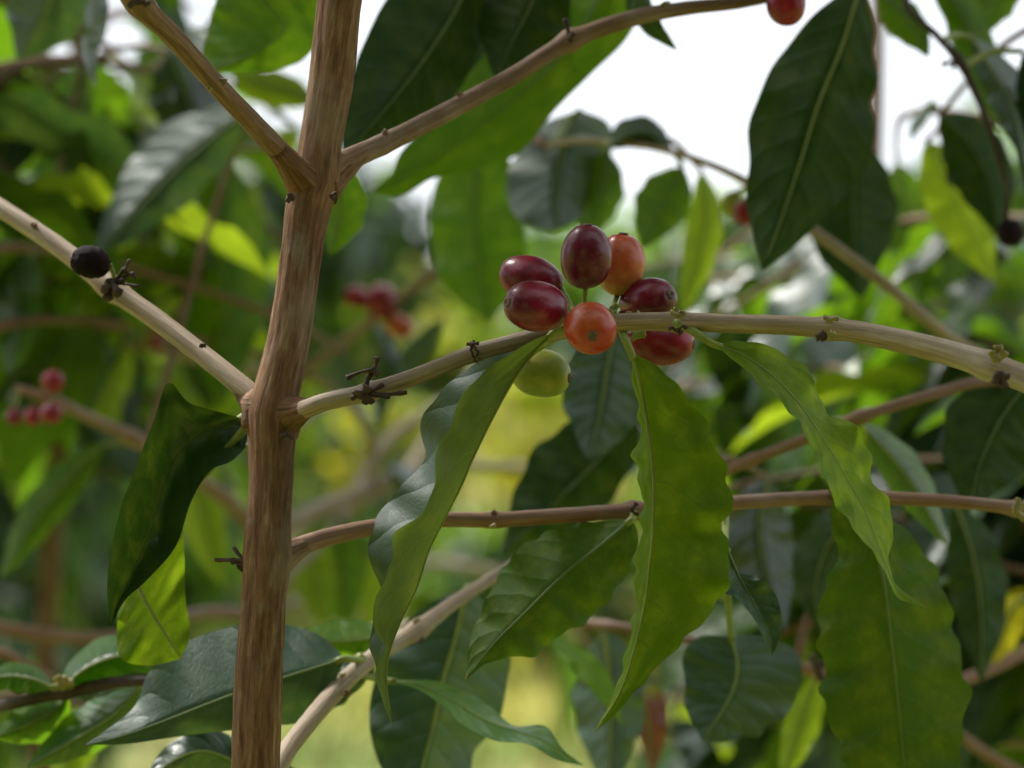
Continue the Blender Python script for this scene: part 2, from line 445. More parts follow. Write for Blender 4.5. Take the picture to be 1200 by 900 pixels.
def leaf(parent, mat, mid, lm, rm, d, dl=0.0, dr=0.0, face='top', ref='both', wave=0.0, nw=4.0, N=36, M=7,
         pet=None, rib='midrib_pale', ribw=0.00085, cup=0.0, seed=None, petw=0.0009, petmat='petiole_green', edge=0.0):
    """mid / lm / rm: photo-pixel polylines base->tip (third value = extra distance in m), or a half width in px.
    d: distance at base and tip; dl/dr: how much farther the margins lie than the midrib at the widest place"""
    sd = rng.random() * 50 if seed is None else seed
    d0, d1 = d if isinstance(d, tuple) else (d, d)

    def prep(pts):
        a = np.array([(p[0], p[1], p[2] * 1e4 if len(p) > 2 else 0.0) for p in pts], float)
        # spline in pixel space; scale the depth column so it does not affect spacing much
        a[:, 2] /= 1e4
        q = spline(np.column_stack([a[:, 0], a[:, 1], np.zeros(len(a)), a[:, 2]]), N)
        return q[:, 0], q[:, 1], q[:, 3]
    u = np.linspace(0, 1, N)
    mx, my, mz = prep(mid)
    tx, ty = np.gradient(mx), np.gradient(my)
    ln = np.hypot(tx, ty) + 1e-9
    nx, ny = ty / ln, -tx / ln              # left-hand normal on the page (y down): pointing to +x for a downward leaf
    prof = profile(u)
    sides = []
    for marg, sgn, dz in ((lm, -1, dl), (rm, 1, dr)):
        if isinstance(marg, (int, float)):
            rip = 1 + 0.05 * np.sin(u * 2 * PI * nw + sd + sgn)
            w = marg * prof * rip
            ax, ay, az = mx + sgn * nx * w, my + sgn * ny * w, np.zeros(N)
        else:
            ax, ay, az = prep(marg)
            if edge:                         # scalloped margin
                wob = edge * prof * (np.sin(u * 2 * PI * nw * 1.6 + sd + sgn) + 0.5 * np.sin(u * 2 * PI * nw * 2.7 + 2 * sd))
                ax = ax + sgn * nx * wob; ay = ay + sgn * ny * wob
        az = az + dz * prof
        sides.append((ax, ay, az))
    dd = d0 + (d1 - d0) * u
    cols = []
    ts = [-(i / M) for i in range(M, 0, -1)] + [0.0] + [(i + 1) / M for i in range(M)]
    wl_ = np.hypot(sides[0][0] - mx, sides[0][1] - my); wr_ = np.hypot(sides[1][0] - mx, sides[1][1] - my)
    for t in ts:
        s = abs(t)
        ax, ay, az = sides[0] if t < 0 else sides[1]
        x = mx + (ax - mx) * s; y = my + (ay - my) * s
        z = dd + mz * (1 - s) + az * s
        z = z + cup * prof * (s * (1 - s)) * 4
        z = z + wave * prof * s ** 1.6 * np.sin(u * 2 * PI * nw + sd + (1.7 if t > 0 else 0)) \
            + 0.35 * wave * prof * s * np.sin(u * 2 * PI * nw * 1.9 + 2 * sd)
        cols.append((x, y, z))
    verts, uvs = [], []
    K = len(ts)
    for i in range(N):
        for j, t in enumerate(ts):
            x, y, z = cols[j]
            verts.append(P(x[i], y[i], z[i])); uvs.append((u[i], 0.5 + 0.5 * t))
    V = np.array(verts)
    faces = [(i * K + j, i * K + j + 1, (i + 1) * K + j + 1, (i + 1) * K + j) for i in range(N - 1) for j in range(K - 1)]
    F = np.array(faces)
    nr = np.cross(V[F[:, 2]] - V[F[:, 0]], V[F[:, 3]] - V[F[:, 1]])
    cen = V[F].mean(1)
    facing = (nr * (C0 - cen)).sum(1)
    jj = np.array([j for i in range(N - 1) for j in range(K - 1)])
    sel = np.ones(len(F), bool) if ref == 'both' else (jj < M if ref == 'l' else jj >= M)
    toward = facing[sel].sum() > 0
    if toward != (face == 'top'):
        faces = [f[::-1] for f in faces]
    o = link('leaf', make_mesh('leaf', V, faces, uvs), MATS[mat], parent)
    # midrib, a real rib standing proud of both faces
    mc = np.array([verts[i * K + M] for i in range(N)])
    rr = ribw * 0.55 * (1 - u * 0.75)
    ribo = tube('midrib', mc[:int(N * 0.97)], rr[:int(N * 0.97)], MATS[rib], o, seg=6)
    if pet is not None:
        pp = [P(*q) for q in pet] + [mc[0], mc[2]]
        pts = spline(np.array(pp), 14)
        tube('petiole', pts, np.linspace(petw * 1.35, petw, 14), MATS[petmat], o, seg=8)
    LEAF_BASE.append((o, parent, mc[0], pet is not None))
    return o


# ------------------------------------------------------------------ branch builder (traced)
BR = {}                                       # plant name -> list of world polylines, to hang leaves on


def branch(parent, pts, mat, name='branch', nodes=(), seg=14, n=90, rough=0.05, ridge=0.07, curve=True):
    """pts: (px, py, distance, width in px)"""
    W = np.array([np.append(P(p[0], p[1], p[2]), p[3] * 0.5 * KPX * p[2]) for p in pts])
    q = spline(W, n, curve)
    rad = q[:, 3].copy()
    for px, py, amt, wid in nodes:
        dist = np.array([math.hypot(*(np.array(to_px(c)[:2]) - (px, py))) for c in q[:, :3]])
        rad *= 1 + amt * np.exp(-(dist / wid) ** 2)
    o = tube(name, q[:, :3], rad, MATS[mat], parent, seg=seg, rough=rough, freq=900, ridge=ridge, seed=rng.random() * 90)
    BR.setdefault(parent.name, []).append(q[:, :3])

    return o


def stub_cluster(parent, px, py, d, specs, mat='stub_dark', name='dried_stalk'):
    """specs: (dx, dy, dd(m), width px): little dried fruit stalks leaving a node"""
    base = P(px, py, d)
    for dx, dy, dd, w in specs:
        tip = P(px + dx, py + dy, d + dd)
        midp = (base + tip) / 2 + np.array([rng.uniform(-1, 1) for _ in range(3)]) * 0.0004
        pts = spline(np.array([base, midp, tip]), 8)
        r = w * 0.5 * KPX * d
        rad = r * np.array([1.25, 1.1, 0.9, 0.8, 0.8, 0.9, 1.15, 0.95])
        tube(name, pts, rad, MATS[mat], parent, seg=7, rough=0.35, freq=1500, seed=rng.random() * 9)


def scar_ring(parent, px, py, d, dirpx, r_px, mat='stub_dark', thick=2.6, arc=1.0, a0=0.0):
    """ragged collar left where a leaf pair fell, round a branch running along dirpx"""
    c = P(px, py, d)
    ax = P(px + dirpx[0], py + dirpx[1], d) - c; ax /= np.linalg.norm(ax)
    u = np.cross(ax, FWD); u /= np.linalg.norm(u); w = np.cross(ax, u)
    r = r_px * KPX * d
    pts = []
    nn = 26
    for i in range(nn):
        a = a0 + 2 * PI * arc * i / (nn - 1)
        pts.append(c + (u * math.cos(a) + w * math.sin(a)) * r * rng.uniform(0.98, 1.12) + ax * r * rng.uniform(-0.22, 0.22))
    rad = np.array([thick * 0.5 * KPX * d * rng.uniform(0.6, 1.3) for _ in range(nn)])
    return tube('leaf_scar', np.array(pts), rad, MATS[mat], parent, seg=6, rough=0.4, freq=1500)


# ------------------------------------------------------------------ cherries


def cherry(parent, mat, px, py, d, a_px, b_px, axis, stalk=None, navel='navel_brown', name='coffee_cherry', squash=1.0,
           stalk_w=6.0, label=None, wrinkle=0.0):
    """a_px: half length along the axis, b_px: half width; axis = (right, up, toward camera) from stalk to navel"""
    k = KPX * d
    c = P(px, py, d)
    ax = RGT * axis[0] + UPV * axis[1] - FWD * axis[2]; ax = ax / np.linalg.norm(ax)
    ref = UPV if abs(ax @ UPV) < 0.9 else RGT
    e1 = np.cross(ref, ax); e1 /= np.linalg.norm(e1); e2 = np.cross(ax, e1)
    A, B = a_px * k, b_px * k
    ns, nt = 30, 24
    verts, uvs, faces = [], [], []
    sd = rng.random() * 40
    for i in range(nt + 1):
        th = PI * i / nt
        cz = -math.cos(th)
        sr = math.sin(th) ** 0.90
        z = A * cz * (1 - 0.02 * (cz > 0.96))
        for j in range(ns):
            ph = 2 * PI * j / ns
            r = B * sr * (1 + 0.022 * math.cos(2 * ph + sd))
            v = e1 * math.cos(ph) * r + e2 * math.sin(ph) * r * squash + ax * z
            lump = 1 + 0.045 * mnoise.noise(Vector(v / B * 0.9) + Vector((sd, 0, 0)))
            if wrinkle:
                lump -= wrinkle * abs(mnoise.noise(Vector(v / B * 2.6) + Vector((0, sd, 0))))
            verts.append(c + v * lump); uvs.append((j / ns, i / nt))
    for i in range(nt):
        for j in range(ns):
            q = (j + 1) % ns
            faces.append((i * ns + j, i * ns + q, (i + 1) * ns + q, (i + 1) * ns + j))
    o = link(name, make_mesh(name, verts, faces, uvs), MATS[mat], parent)
    if label:
        o['label'] = label
    if navel:
        # ringed navel at the tip: raised rim, sunken disc, a nub in the middle
        prof_ = [(0.30, -0.03), (0.25, 0.012), (0.19, 0.035), (0.14, 0.018), (0.10, -0.012), (0.055, 0.004), (0.025, 0.03), (0.0, 0.035)]
        vv, ff, uu = [], [], []
        g = 16
        for r, h in prof_:
            for j in range(g):
                ph = 2 * PI * j / g
                rr = r * B * 0.72 * (1 + 0.16 * mnoise.noise(Vector((math.cos(ph) * 2 + sd, math.sin(ph) * 2, r * 9))))
                vv.append(c + ax * (A * 0.992 + h * B * 0.9) + (e1 * math.cos(ph) + e2 * math.sin(ph)) * rr); uu.append((j / g, r))
        for i in range(len(prof_) - 1):
            for j in range(g):
                q = (j + 1) % g
                ff.append((i * g + j, i * g + q, (i + 1) * g + q, (i + 1) * g + j))
        link('navel', make_mesh('navel', vv, ff, uu), MATS[navel], o)
    if stalk is not None:
        s0 = c - ax * A * 0.96
        s1 = P(*stalk)
        pts = spline(np.array([s0, (s0 + s1) / 2 - ax * A * 0.06, s1]), 8)
        rw = stalk_w * 0.5 * k
        tube('stalk', pts, rw * np.array([1.2, 1.0, 0.95, 0.92, 0.92, 0.95, 1.0, 1.15]), MATS['petiole_green'], o, seg=8)
    return o


# ================================================================== ground and field
def ground_material():
    m, n, l = new_mat('grass_field')
    tc = n.new('ShaderNodeTexCoord')
    a = tex(n, l, 'ShaderNodeTexNoise', tc.outputs['Object'], 0.22, 5, 0.6)
    b = tex(n, l, 'ShaderNodeTexNoise', tc.outputs['Object'], 1.3, 5, 0.65)
    c = tex(n, l, 'ShaderNodeTexNoise', tc.outputs['Object'], 9.0, 5, 0.7)
    col = mixc(n, l, ramp(n, l, a, 0.42, 0.58), (0.10, 0.165, 0.028), (0.30, 0.27, 0.040))
    col = mixc(n, l, mth(n, l, 'MULTIPLY', ramp(n, l, b, 0.50, 0.60), 0.75), col, (0.36, 0.33, 0.13))
    col = mixc(n, l, mth(n, l, 'MULTIPLY', ramp(n, l, c, 0.5, 0.7), 0.5), col, (0.12, 0.17, 0.035))
    p = n.new('ShaderNodeBsdfPrincipled'); l.new(col, p.inputs['Base Color']); p.inputs['Roughness'].default_value = 0.85
    p.inputs['Specular IOR Level'].default_value = 0.2
    bm = n.new('ShaderNodeBump'); bm.inputs['Distance'].default_value = 0.05; bm.inputs['Strength'].default_value = 0.7
    l.new(c, bm.inputs['Height']); l.new(bm.outputs[0], p.inputs['Normal'])
    o = n.new('ShaderNodeOutputMaterial'); l.new(p.outputs[0], o.inputs['Surface'])
    return m


ground_material()


def ground_z(x, y):
    """level round the shrubs, then a gentle rise of the field"""
    far = max(0.0, math.hypot(x, y) - 6.0)
    return 0.06 * mnoise.noise(Vector((x * 0.3, y * 0.3, 0))) * min(1, far / 4) + min(6.5, 0.078 * far)


gx = np.concatenate([-np.geomspace(600, 0.6, 40), np.linspace(-0.5, 0.5, 3), np.geomspace(0.6, 600, 40)])
gv, gf = [], []
for yy in gx:
    for xx in gx:
        gv.append((xx, yy, ground_z(xx, yy)))
ng = len(gx)
for i in range(ng - 1):
    for j in range(ng - 1):
        gf.append((i * ng + j, i * ng + j + 1, (i + 1) * ng + j + 1, (i + 1) * ng + j))
go = link('ground', make_mesh('ground', gv, gf), MATS['grass_field'])
go['kind'] = 'structure'

# grass over the field that the camera can see
gr = np.random.default_rng(3)
nb = 26000
gd = gr.uniform(1.6, 34, nb) ** 1.0
gxx = gr.uniform(-0.34, 0.34, nb) * gd * 1.2
GV = np.empty((nb * 3, 3)); GF = np.arange(nb * 3).reshape(-1, 3)
hh = gr.uniform(0.06, 0.20, nb); an = gr.uniform(0, 2 * PI, nb); ww = gr.uniform(0.006, 0.014, nb) * (1 + gd * 0.05)
gz = np.array([ground_z(x, y) for x, y in zip(gxx, gd)])
GV[0::3] = np.column_stack([gxx - np.cos(an) * ww, gd - np.sin(an) * ww, gz - 0.01])
GV[1::3] = np.column_stack([gxx + np.cos(an) * ww, gd + np.sin(an) * ww, gz - 0.01])
GV[2::3] = np.column_stack([gxx + gr.normal(0, 0.05, nb), gd + gr.normal(0, 0.05, nb), gz + hh])
plain_material('grass_blade', (0.13, 0.165, 0.028), 0.6, 0.35, 1.1, col2=(0.33, 0.30, 0.05))
gme = bpy.data.meshes.new('grass')
gme.from_pydata(GV.tolist(), [], GF.tolist())
grass = link('grass', gme, MATS['grass_blade'])
grass['kind'] = 'stuff'; grass['label'] = 'yellow green grass covering the open field'; grass['category'] = 'grass'

# ================================================================== the coffee shrub in focus
sb = P(299, 905, 0.66)
SHRUB = thing('coffee_shrub', 'coffee shrub with ribbed brown stem and cherry cluster on its side branch', 'shrub',
              Vector((sb[0] - 0.03, sb[1] + 0.03, ground_z(sb[0], sb[1]))), 'coffee shrubs')
stem_px = [(416, -110, 53), (398, 0, 53), (387, 100, 52), (375, 170, 50), (370, 213, 55), (361, 245, 53), (352, 300, 48), (338, 400, 50),
           (322, 470, 54), (319, 500, 55), (318, 560, 51), (315, 600, 52), (313, 655, 57), (309, 700, 52), (303, 800, 56), (299, 905, 56)]
SD = 0.662
sp = [np.append(P(x, y, SD + (0.012 * (450 - y) / 450)), w * 0.5 * KPX * SD) for x, y, w in stem_px]
top = sp[0][:3]
above = [np.append(top + np.array(o_), r_) for o_, r_ in (((.055, .03, .55), .0040), ((.048, .025, .42), .0045), ((.038, .018, .28), .0049), ((.026, .010, .16), .0052), ((.014, .005, .08), .0054), ((.006, .002, .035), .0055))]
below = [np.append(sp[-1][:3] * (1 - t_) + np.append(np.array(SHRUB.location)[:2], -0.03) * t_, 0.0059 + 0.0066 * t_) for t_ in (0.025, 0.06, 0.12, 0.22, 0.38, 0.6, 0.8, 1.0)]
sq = spline(np.array(above + sp + below), 420)
rad = sq[:, 3].copy()
for cx, cy, am in ((370, 212, 0.10), (321, 490, 0.12), (313, 652, 0.10)):
    c = P(cx, cy, SD)
    rad *= 1 + am * np.exp(-(np.linalg.norm(sq[:, :3] - c, axis=1) / 0.004) ** 2)
stem = tube('stem', sq[::-1, :3], rad[::-1], MATS['bark_stem'], SHRUB, seg=56, rough=0.06, freq=420, ridge=0.060, seed=4.0)
BR['coffee_shrub'] = [sq[:, :3]]

# --- branches of that shrub: (px, py, distance, width px)
b_ul = branch(SHRUB, [(370, 220, .672, 28), (342, 192, .661, 27), (300, 148, .652, 25), (250, 95, .640, 24), (205, 45, .628, 25), (165, 5, .618, 27), (110, -60, .60, 28), (20, -150, .58, 26), (-90, -250, .56, 22), (-220, -360, .53, 13)],
              'bark_brown', nodes=[(163, 2, .35, 12)], ridge=0.10)
b_ur = branch(SHRUB, [(380, 205, .668, 30), (405, 188, .676, 27), (450, 168, .686, 24), (520, 133, .70, 23), (600, 90, .716, 21), (668, 48, .73, 20), (740, 22, .74, 19), (800, 10, .75, 17), (870, 2, .757, 15), (930, -12, .762, 13), (1010, -45, .77, 11)],
              'bark_brown', nodes=[(668, 48, .45, 12), (450, 168, .08, 10), (918, -8, .4, 10)])
b_ml = branch(SHRUB, [(325, 492, .668, 27), (298, 465, .672, 25), (240, 418, .682, 24), (180, 372, .692, 24), (130, 337, .70, 25), (70, 290, .71, 23), (0, 243, .722, 22), (-90, 185, .74, 20), (-220, 110, .78, 16), (-380, 40, .83, 9)],
              'bark_branch', nodes=[(130, 338, .3, 14)])
b_main = branch(SHRUB, [(318, 489, .672, 20), (340, 484, .660, 22), (362, 478, .652, 22), (385, 470, .650, 21), (430, 460, .650, 21), (490, 440, .650, 20), (555, 414, .650, 20), (610, 399, .650, 20), (660, 387, .650, 21),
                        (720, 378, .650, 21), (790, 377, .649, 22), (850, 379, .647, 22), (920, 381, .643, 23), (985, 386, .638, 25), (1050, 398, .632, 27), (1110, 413, .626, 29), (1160, 429, .620, 31), (1215, 450, .612, 31), (1300, 490, .60, 29), (1420, 545, .588, 24), (1560, 600, .575, 17), (1680, 640, .565, 9)],
                'bark_branch', nodes=[(435, 460, .22, 9), (555, 414, .14, 7), (795, 377, .25, 8), (972, 385, .22, 9), (1158, 430, .22, 12)], n=170, seg=20, ridge=0.06)
b_low = branch(SHRUB, [(318, 652, .668, 30), (345, 642, .672, 23), (390, 628, .678, 21), (450, 616, .685, 19), (520, 609, .69, 18), (578, 609, .694, 18), (650, 605, .698, 18), (735, 599, .702, 18), (850, 590, .706, 17), (975, 583, .71, 17), (1090, 586, .712, 16), (1190, 596, .714, 16), (1290, 615, .72, 14), (1400, 640, .73, 11), (1520, 660, .74, 7)],
               'bark_red', nodes=[(578, 609, .22, 8), (742, 598, .5, 9), (975, 584, .12, 9), (1190, 596, .4, 9)], n=130)
b_base = branch(SHRUB, [(302, 960, .668, 26), (318, 915, .676, 24), (345, 868, .69, 22), (400, 803, .715, 22), (445, 765, .73, 20), (490, 738, .745, 21), (530, 708, .76, 16), (568, 683, .775, 14), (620, 650, .79, 12)],
                'bark_branch', nodes=[(490, 738, .25, 10)])

# collars where branches leave the stem
def collar(px0, py0, d0, px1, py1, d1, w0, w1):
    a_, b_ = P(px0, py0, d0), P(px1, py1, d1)
    t_ = np.linspace(0, 1, 14)
    pts = a_[None] * (1 - t_[:, None]) + b_[None] * t_[:, None]
    rad_ = (w1 + (w0 - w1) * (1 - t_) ** 1.5) * 0.5 * KPX * d1
    tube('branch_collar', pts, rad_, MATS['bark_stem'], stem, seg=26, rough=0.10, freq=500, ridge=0.10, seed=rng.random() * 40, cap=True)


collar(316, 491, .665, 368, 476, .6508, 84, 19)
collar(368, 224, .670, 325, 175, .656, 62, 24)
collar(372, 217, .670, 424, 180, .680, 60, 22)
collar(322, 502, .667, 276, 447, .677, 58, 21)
collar(312, 660, .666, 366, 635, .675, 56, 18)
# dark stubs and scars
stub_cluster(b_main, 427, 461, .6455, [(10, -28, .001, 8), (-6, 3, -.001, 14), (4, 8, -.001, 12), (5, -8, -.001, 13), (-16, 6, 0, 6), (50, -1, .001, 5.5), (30, 4, 0, 6), (22, -10, .002, 6), (10, 12, 0, 7)])
stub_cluster(b_main, 437, 433, .6455, [(4, -12, .0, 5), (-29, 9, -.001, 5), (6, 6, 0, 8)])
stub_cluster(b_main, 441, 422, .6455, [(1, -4, 0, 7)])
stub_cluster(b_main, 409, 442, .6445, [(-3, 2, 0, 7)])
scar_ring(b_main, 555, 413, .650, (6, -2), 10.5, thick=4.0)
scar_ring(b_main, 558, 411, .650, (6, -2.6), 10.5, thick=3.0)
stub_cluster(b_main, 553, 405, .645, [(-6, -2, 0, 4), (8, -3, 0, 4)])
stub_cluster(b_low, 740, 597, .695, [(6, -8, 0, 6), (8, 6, 0, 5)])
stub_cluster(b_ur, 668, 46, .722, [(-6, -24, .0, 6), (2, -6, -.002, 8)])
stub_cluster(b_ml, 130, 332, .690, [(28, -12, -.004, 5), (16, -18, -.003, 5), (34, 4, -.002, 4), (-4, 18, -.004, 12), (8, 12, -.006, 12), (-8, 8, -.006, 10), (16, -4, -.003, 7)])
stub_cluster(b_ml, 146, 318, .686, [(6, -14, 0, 4), (14, 8, 0, 4)])
stub_cluster(stem, 292, 660, .655, [(-40, -4, .004, 5), (-22, -2, .0, 8), (-18, -18, .003, 5), (-10, 8, 0, 8), (-14, 4, 0, 9)])
stub_cluster(stem, 336, 510, .6535, [(-6, 3, 0, 6), (5, 5, 0, 6)])
stub_cluster(stem, 340, 228, .644, [(-4, 8, 0, 7), (4, 6, 0, 6)])
stub_cluster(stem, 388, 230, .648, [(6, -4, .001, 5), (4, 4, .001, 5)])
stub_cluster(b_ul, 163, 2, .61, [(10, 4, 0, 9), (-12, 6, 0, 8)])
# green-yellow bud scales on the younger nodes
for px, py, d, sp_ in ((795, 370, .641, [(-2, -9, 0, 8), (-9, -3, -.001, 7), (6, -4, 0, 7)]),
                       (972, 376, .634, [(-6, -4, 0, 7), (10, -3, 0, 7)]),
                       (1168, 420, .613, [(2, -16, 0, 11), (10, -8, 0, 10), (-6, -8, 0, 10)]),
                       (1190, 598, .706, [(14, -10, 0, 9), (12, 10, 0, 10), (4, -14, 0, 7)])):
    stub_cluster(b_main if px != 1190 else b_low, px, py, d, sp_, 'bud_green', 'bud_scale')
for px, py, d, sp_ in ((795, 382, .636, [(-4, 6, 0, 7), (4, 9, 0, 7), (-12, 3, 0, 5), (10, 3, 0, 6)]),
                       (964, 392, .626, [(-8, 4, 0, 10), (2, 6, 0, 9)]),
                       (1172, 438, .608, [(-6, 12, 0, 11), (6, 16, 0, 11), (10, 4, 0, 9)])):
    stub_cluster(b_main, px, py, d, sp_, 'stub_dark', 'leaf_scar')
stub_cluster(b_main, 794, 379, .6335, [(-3, 0, 0, 9)], 'midrib_pale', 'bud')
stub_cluster(b_main, 972, 391, .6255, [(4, 1, 0, 9)], 'bud_green', 'bud')

# --- the cherry cluster
cherry(SHRUB, 'cherry_burgundy', 687, 301, .650, 38.5, 29.5, (0.02, 1, 0.14), stalk=(684, 360, .652), label='dark burgundy cherry standing upright at the top of the cluster')
cherry(SHRUB, 'cherry_orange', 727, 310, .664, 37, 30, (0.10, 1, 0.05), stalk=(717, 362, .655), label='orange red cherry half hidden behind the upright burgundy cherry')
cherry(SHRUB, 'cherry_burgundy', 622, 327, .668, 39, 27, (-1, 0.30, -0.25), stalk=(676, 375, .655), navel=None, label='burgundy cherry lying behind its twin on the left of the cluster')
cherry(SHRUB, 'cherry_burgundy', 628, 359, .640, 41, 30, (-0.80, 0.10, 0.52), stalk=(676, 380, .648), label='burgundy cherry lying on its side with its brown navel showing')
cherry(SHRUB, 'cherry_orange', 692, 385, .6345, 33, 31, (0.05, -0.28, 0.95), stalk=(692, 380, .650), label='round orange cherry facing forward in front of the branch')
cherry(SHRUB, 'cherry_burgundy', 760, 353, .662, 39, 28, (0.62, 0.18, 0.72), stalk=(715, 378, .655), label='purple cherry above the branch on the right of the cluster')
cherry(SHRUB, 'cherry_red', 774, 399, .664, 40, 29, (0.96, -0.12, 0.12), stalk=(722, 382, .655), label='red cherry hanging below the branch on the right of the cluster')
cherry(SHRUB, 'cherry_green', 634, 437, .676, 36, 28, (0.90, -0.16, 0.22), stalk=(660, 392, .655), label='unripe yellow green cherry hanging below the branch')
cherry(SHRUB, 'cherry_red', 921, 4, .752, 27, 23, (-0.05, -1, 0.2), stalk=(918, -10, .760), navel=None, label='red cherry hanging from the upper right branch')
cherry(SHRUB, 'cherry_black', 106, 307, .688, 24, 20, (-0.9, 0.15, 0.3), stalk=(134, 330, .694), label='dried black cherry on the left branch', wrinkle=0.22)
stub_cluster(b_main, 742, 392, .656, [(14, -2, 0, 12)], 'petiole_green', 'fruit_stalk')
stub_cluster(b_main, 718, 366, .655, [(6, -10, 0, 9), (-2, -4, 0, 7)], 'petiole_green', 'fruit_stalk')

stub_cluster(b_main, 704, 371, .6485, [(-10, -6, 0, 9), (4, -9, 0, 8), (14, -4, 0, 9), (-16, 2, -.001, 8)], 'petiole_green', 'fruit_stalk')
stub_cluster(b_main, 742, 371, .651, [(8, -4, 0, 8), (-6, -5, 0, 7)], 'bud_green', 'bract')
stub_cluster(b_main, 668, 383, .6475, [(-8, -5, 0, 8), (5, -6, 0, 8)], 'petiole_green', 'fruit_stalk')
# leaf scars at the paired nodes of the thinner branches
for br_, pts_ in ((b_low, ((578, 601, .690), (580, 616, .690), (975, 575, .706), (450, 608, .681))),
                  (b_ur, ((450, 157, .682), (540, 112, .700), (780, 4, .744))),
                  (b_ml, ((236, 405, .678), (248, 431, .678), (40, 264, .712))),
                  (b_ul, ((246, 104, .634), (262, 94, .636))),
                  (b_base, ((486, 728, .740), (494, 750, .738), (400, 792, .71), (408, 812, .71)))):
    for x_, y_, d_ in pts_:
        stub_cluster(br_, x_, y_, d_, [(rng.uniform(-4, 4), rng.uniform(-3, 3), 0, rng.uniform(5, 8)), (rng.uniform(-6, 6), rng.uniform(-3, 3), 0, rng.uniform(4, 6))], rng.choice(('stub_dark', 'bark_brown', 'bud_green')), 'leaf_scar')
# --- the sharp leaves
leaf(SHRUB, 'leaf_folded',                                                                   # folded leaf below the cluster
     mid=[(652, 388), (630, 409), (605, 440), (579, 486), (555, 535), (540, 570), (521, 608), (503, 645), (488, 690), (469, 730), (456, 768), (453, 800), (460, 852)],
     rm=[(652, 388, 0), (615, 404, -.004), (575, 430, -.008), (545, 458, -.011), (531, 490, -.012), (512, 530, -.012), (509, 560, -.013), (505, 585, -.012), (488, 606, -.012), (464, 624, -.012), (459, 650, -.011), (452, 680, -.010), (440, 700, -.009), (437, 725, -.007), (443, 745, -.005), (451, 762, -.003), (440, 785, -.003), (446, 815, -.002), (460, 852, 0)],
     lm=[(652, 388, 0), (612, 400, .004), (565, 420, .010), (518, 458, .016), (494, 492, .020), (497, 530, .020), (490, 552, .020), (466, 572, .018), (440, 612, .016), (431, 645, .014), (445, 688, .010), (440, 705, .008), (436, 735, .007), (432, 758, .005), (440, 775, .004), (444, 800, .003), (460, 852, 0)],
     d=(.648, .640), face='under', ref='r', N=80, M=9, cup=0.001, wave=0.0022, nw=6, edge=1.5, pet=[(668, 384, .650)], rib='petiole_green', ribw=.0009, petw=.0010, petmat='petiole_green')
leaf(SHRUB, 'leaf_hero',                                                                   # big hanging leaf
     mid=[(739, 412), (748, 440), (758, 490), (765, 545), (766, 600), (762, 655), (755, 710), (742, 765), (726, 812), (697, 858)],
     rm=[(739, 412, 0), (765, 426, -.001), (790, 446, -.003), (806, 470, -.003), (822, 484, .001), (832, 512, -.002), (849, 545, .001), (858, 590, -.001), (848, 615, .004), (852, 640, .002), (856, 672, -.001), (838, 712, .001), (800, 752, .001), (758, 795, .0), (726, 832, 0), (697, 858, 0)],
     lm=[(739, 412, 0), (741, 445, .006), (748, 480, .010), (749, 515, .012), (741, 535, .013), (750, 565, .012), (752, 610, .012), (746, 650, .013), (741, 662, .013), (746, 700, .011), (738, 745, .007), (722, 805, .004), (697, 858, 0)],
     d=(.648, .640), face='under', ref='r', N=90, M=11, wave=0.0026, nw=7, edge=3.0, cup=-0.002, pet=[(728, 384, .652), (732, 396, .649)], rib='petiole_green', ribw=.0009, petw=.0009)
leaf(SHRUB, 'leaf_hero',                                                                   # narrow leaf seen edge-on, right of the cluster
     mid=[(836, 403), (868, 415), (905, 440), (938, 475), (968, 520), (992, 560), (1014, 600), (1032, 645), (1050, 685), (1086, 712)],
     lm=[(836, 403, 0), (860, 422, -.004), (888, 447, -.007), (915, 470, -.009), (940, 502, -.010), (957, 537, -.012), (971, 572, -.012), (984, 598, -.011), (1018, 642, -.008), (1034, 664, -.005), (1052, 700, -.003), (1086, 712, 0)],
     rm=[(836, 403, 0), (880, 400, .004), (922, 416, .008), (952, 440, .010), (966, 480, .010), (1004, 500, .009), (1020, 535, .009), (1022, 562, .010), (1043, 590, .009), (1046, 628, .010), (1042, 660, .008), (1052, 690, .004), (1070, 703, .002), (1086, 712, 0)],
     d=(.645, .655), face='under', ref='both', N=80, M=9, wave=0.0024, nw=6, edge=2.0, pet=[(806, 384, .648), (818, 392, .646)], rib='midrib_pale', ribw=.0005, petw=.0009)
leaf(SHRUB, 'leaf_mottled',                                                                  # big leaf lower right behind it
     mid=[(985, 572), (1012, 610), (1032, 665), (1042, 730), (1050, 800), (1060, 900), (1066, 960)],
     lm=[(985, 572), (972, 605), (982, 650), (965, 690), (958, 740), (966, 790), (962, 815), (978, 860), (1000, 910), (1066, 960)],
     rm=[(985, 572), (1040, 602), (1086, 650), (1110, 700), (1122, 750), (1130, 790), (1138, 820), (1128, 845), (1126, 890), (1110, 930), (1066, 960)],
     d=(.700, .715), dl=.010, dr=.014, face='under', wave=.003, nw=6, edge=3.0, N=64, M=9, pet=[(975, 583, .712)], rib='midrib_dark', ribw=.0010)
leaf(SHRUB, 'leaf_mottled',                                                                  # leaf under the lower branch
     mid=[(741, 608), (705, 638), (660, 674), (615, 718), (578, 755), (545, 797)],
     rm=[(741, 608), (690, 612), (645, 622), (606, 645), (580, 682), (562, 720), (550, 755), (545, 797)],
     lm=[(741, 608), (748, 632), (736, 668), (712, 704), (685, 730), (650, 748), (630, 768), (600, 770), (570, 778), (545, 797)],
     d=(.694, .684), dl=.004, dr=.010, face='under', wave=.002, nw=5, edge=2.0, N=56, M=8, pet=[(744, 600, .702)], rib='midrib_dark', ribw=.0009)
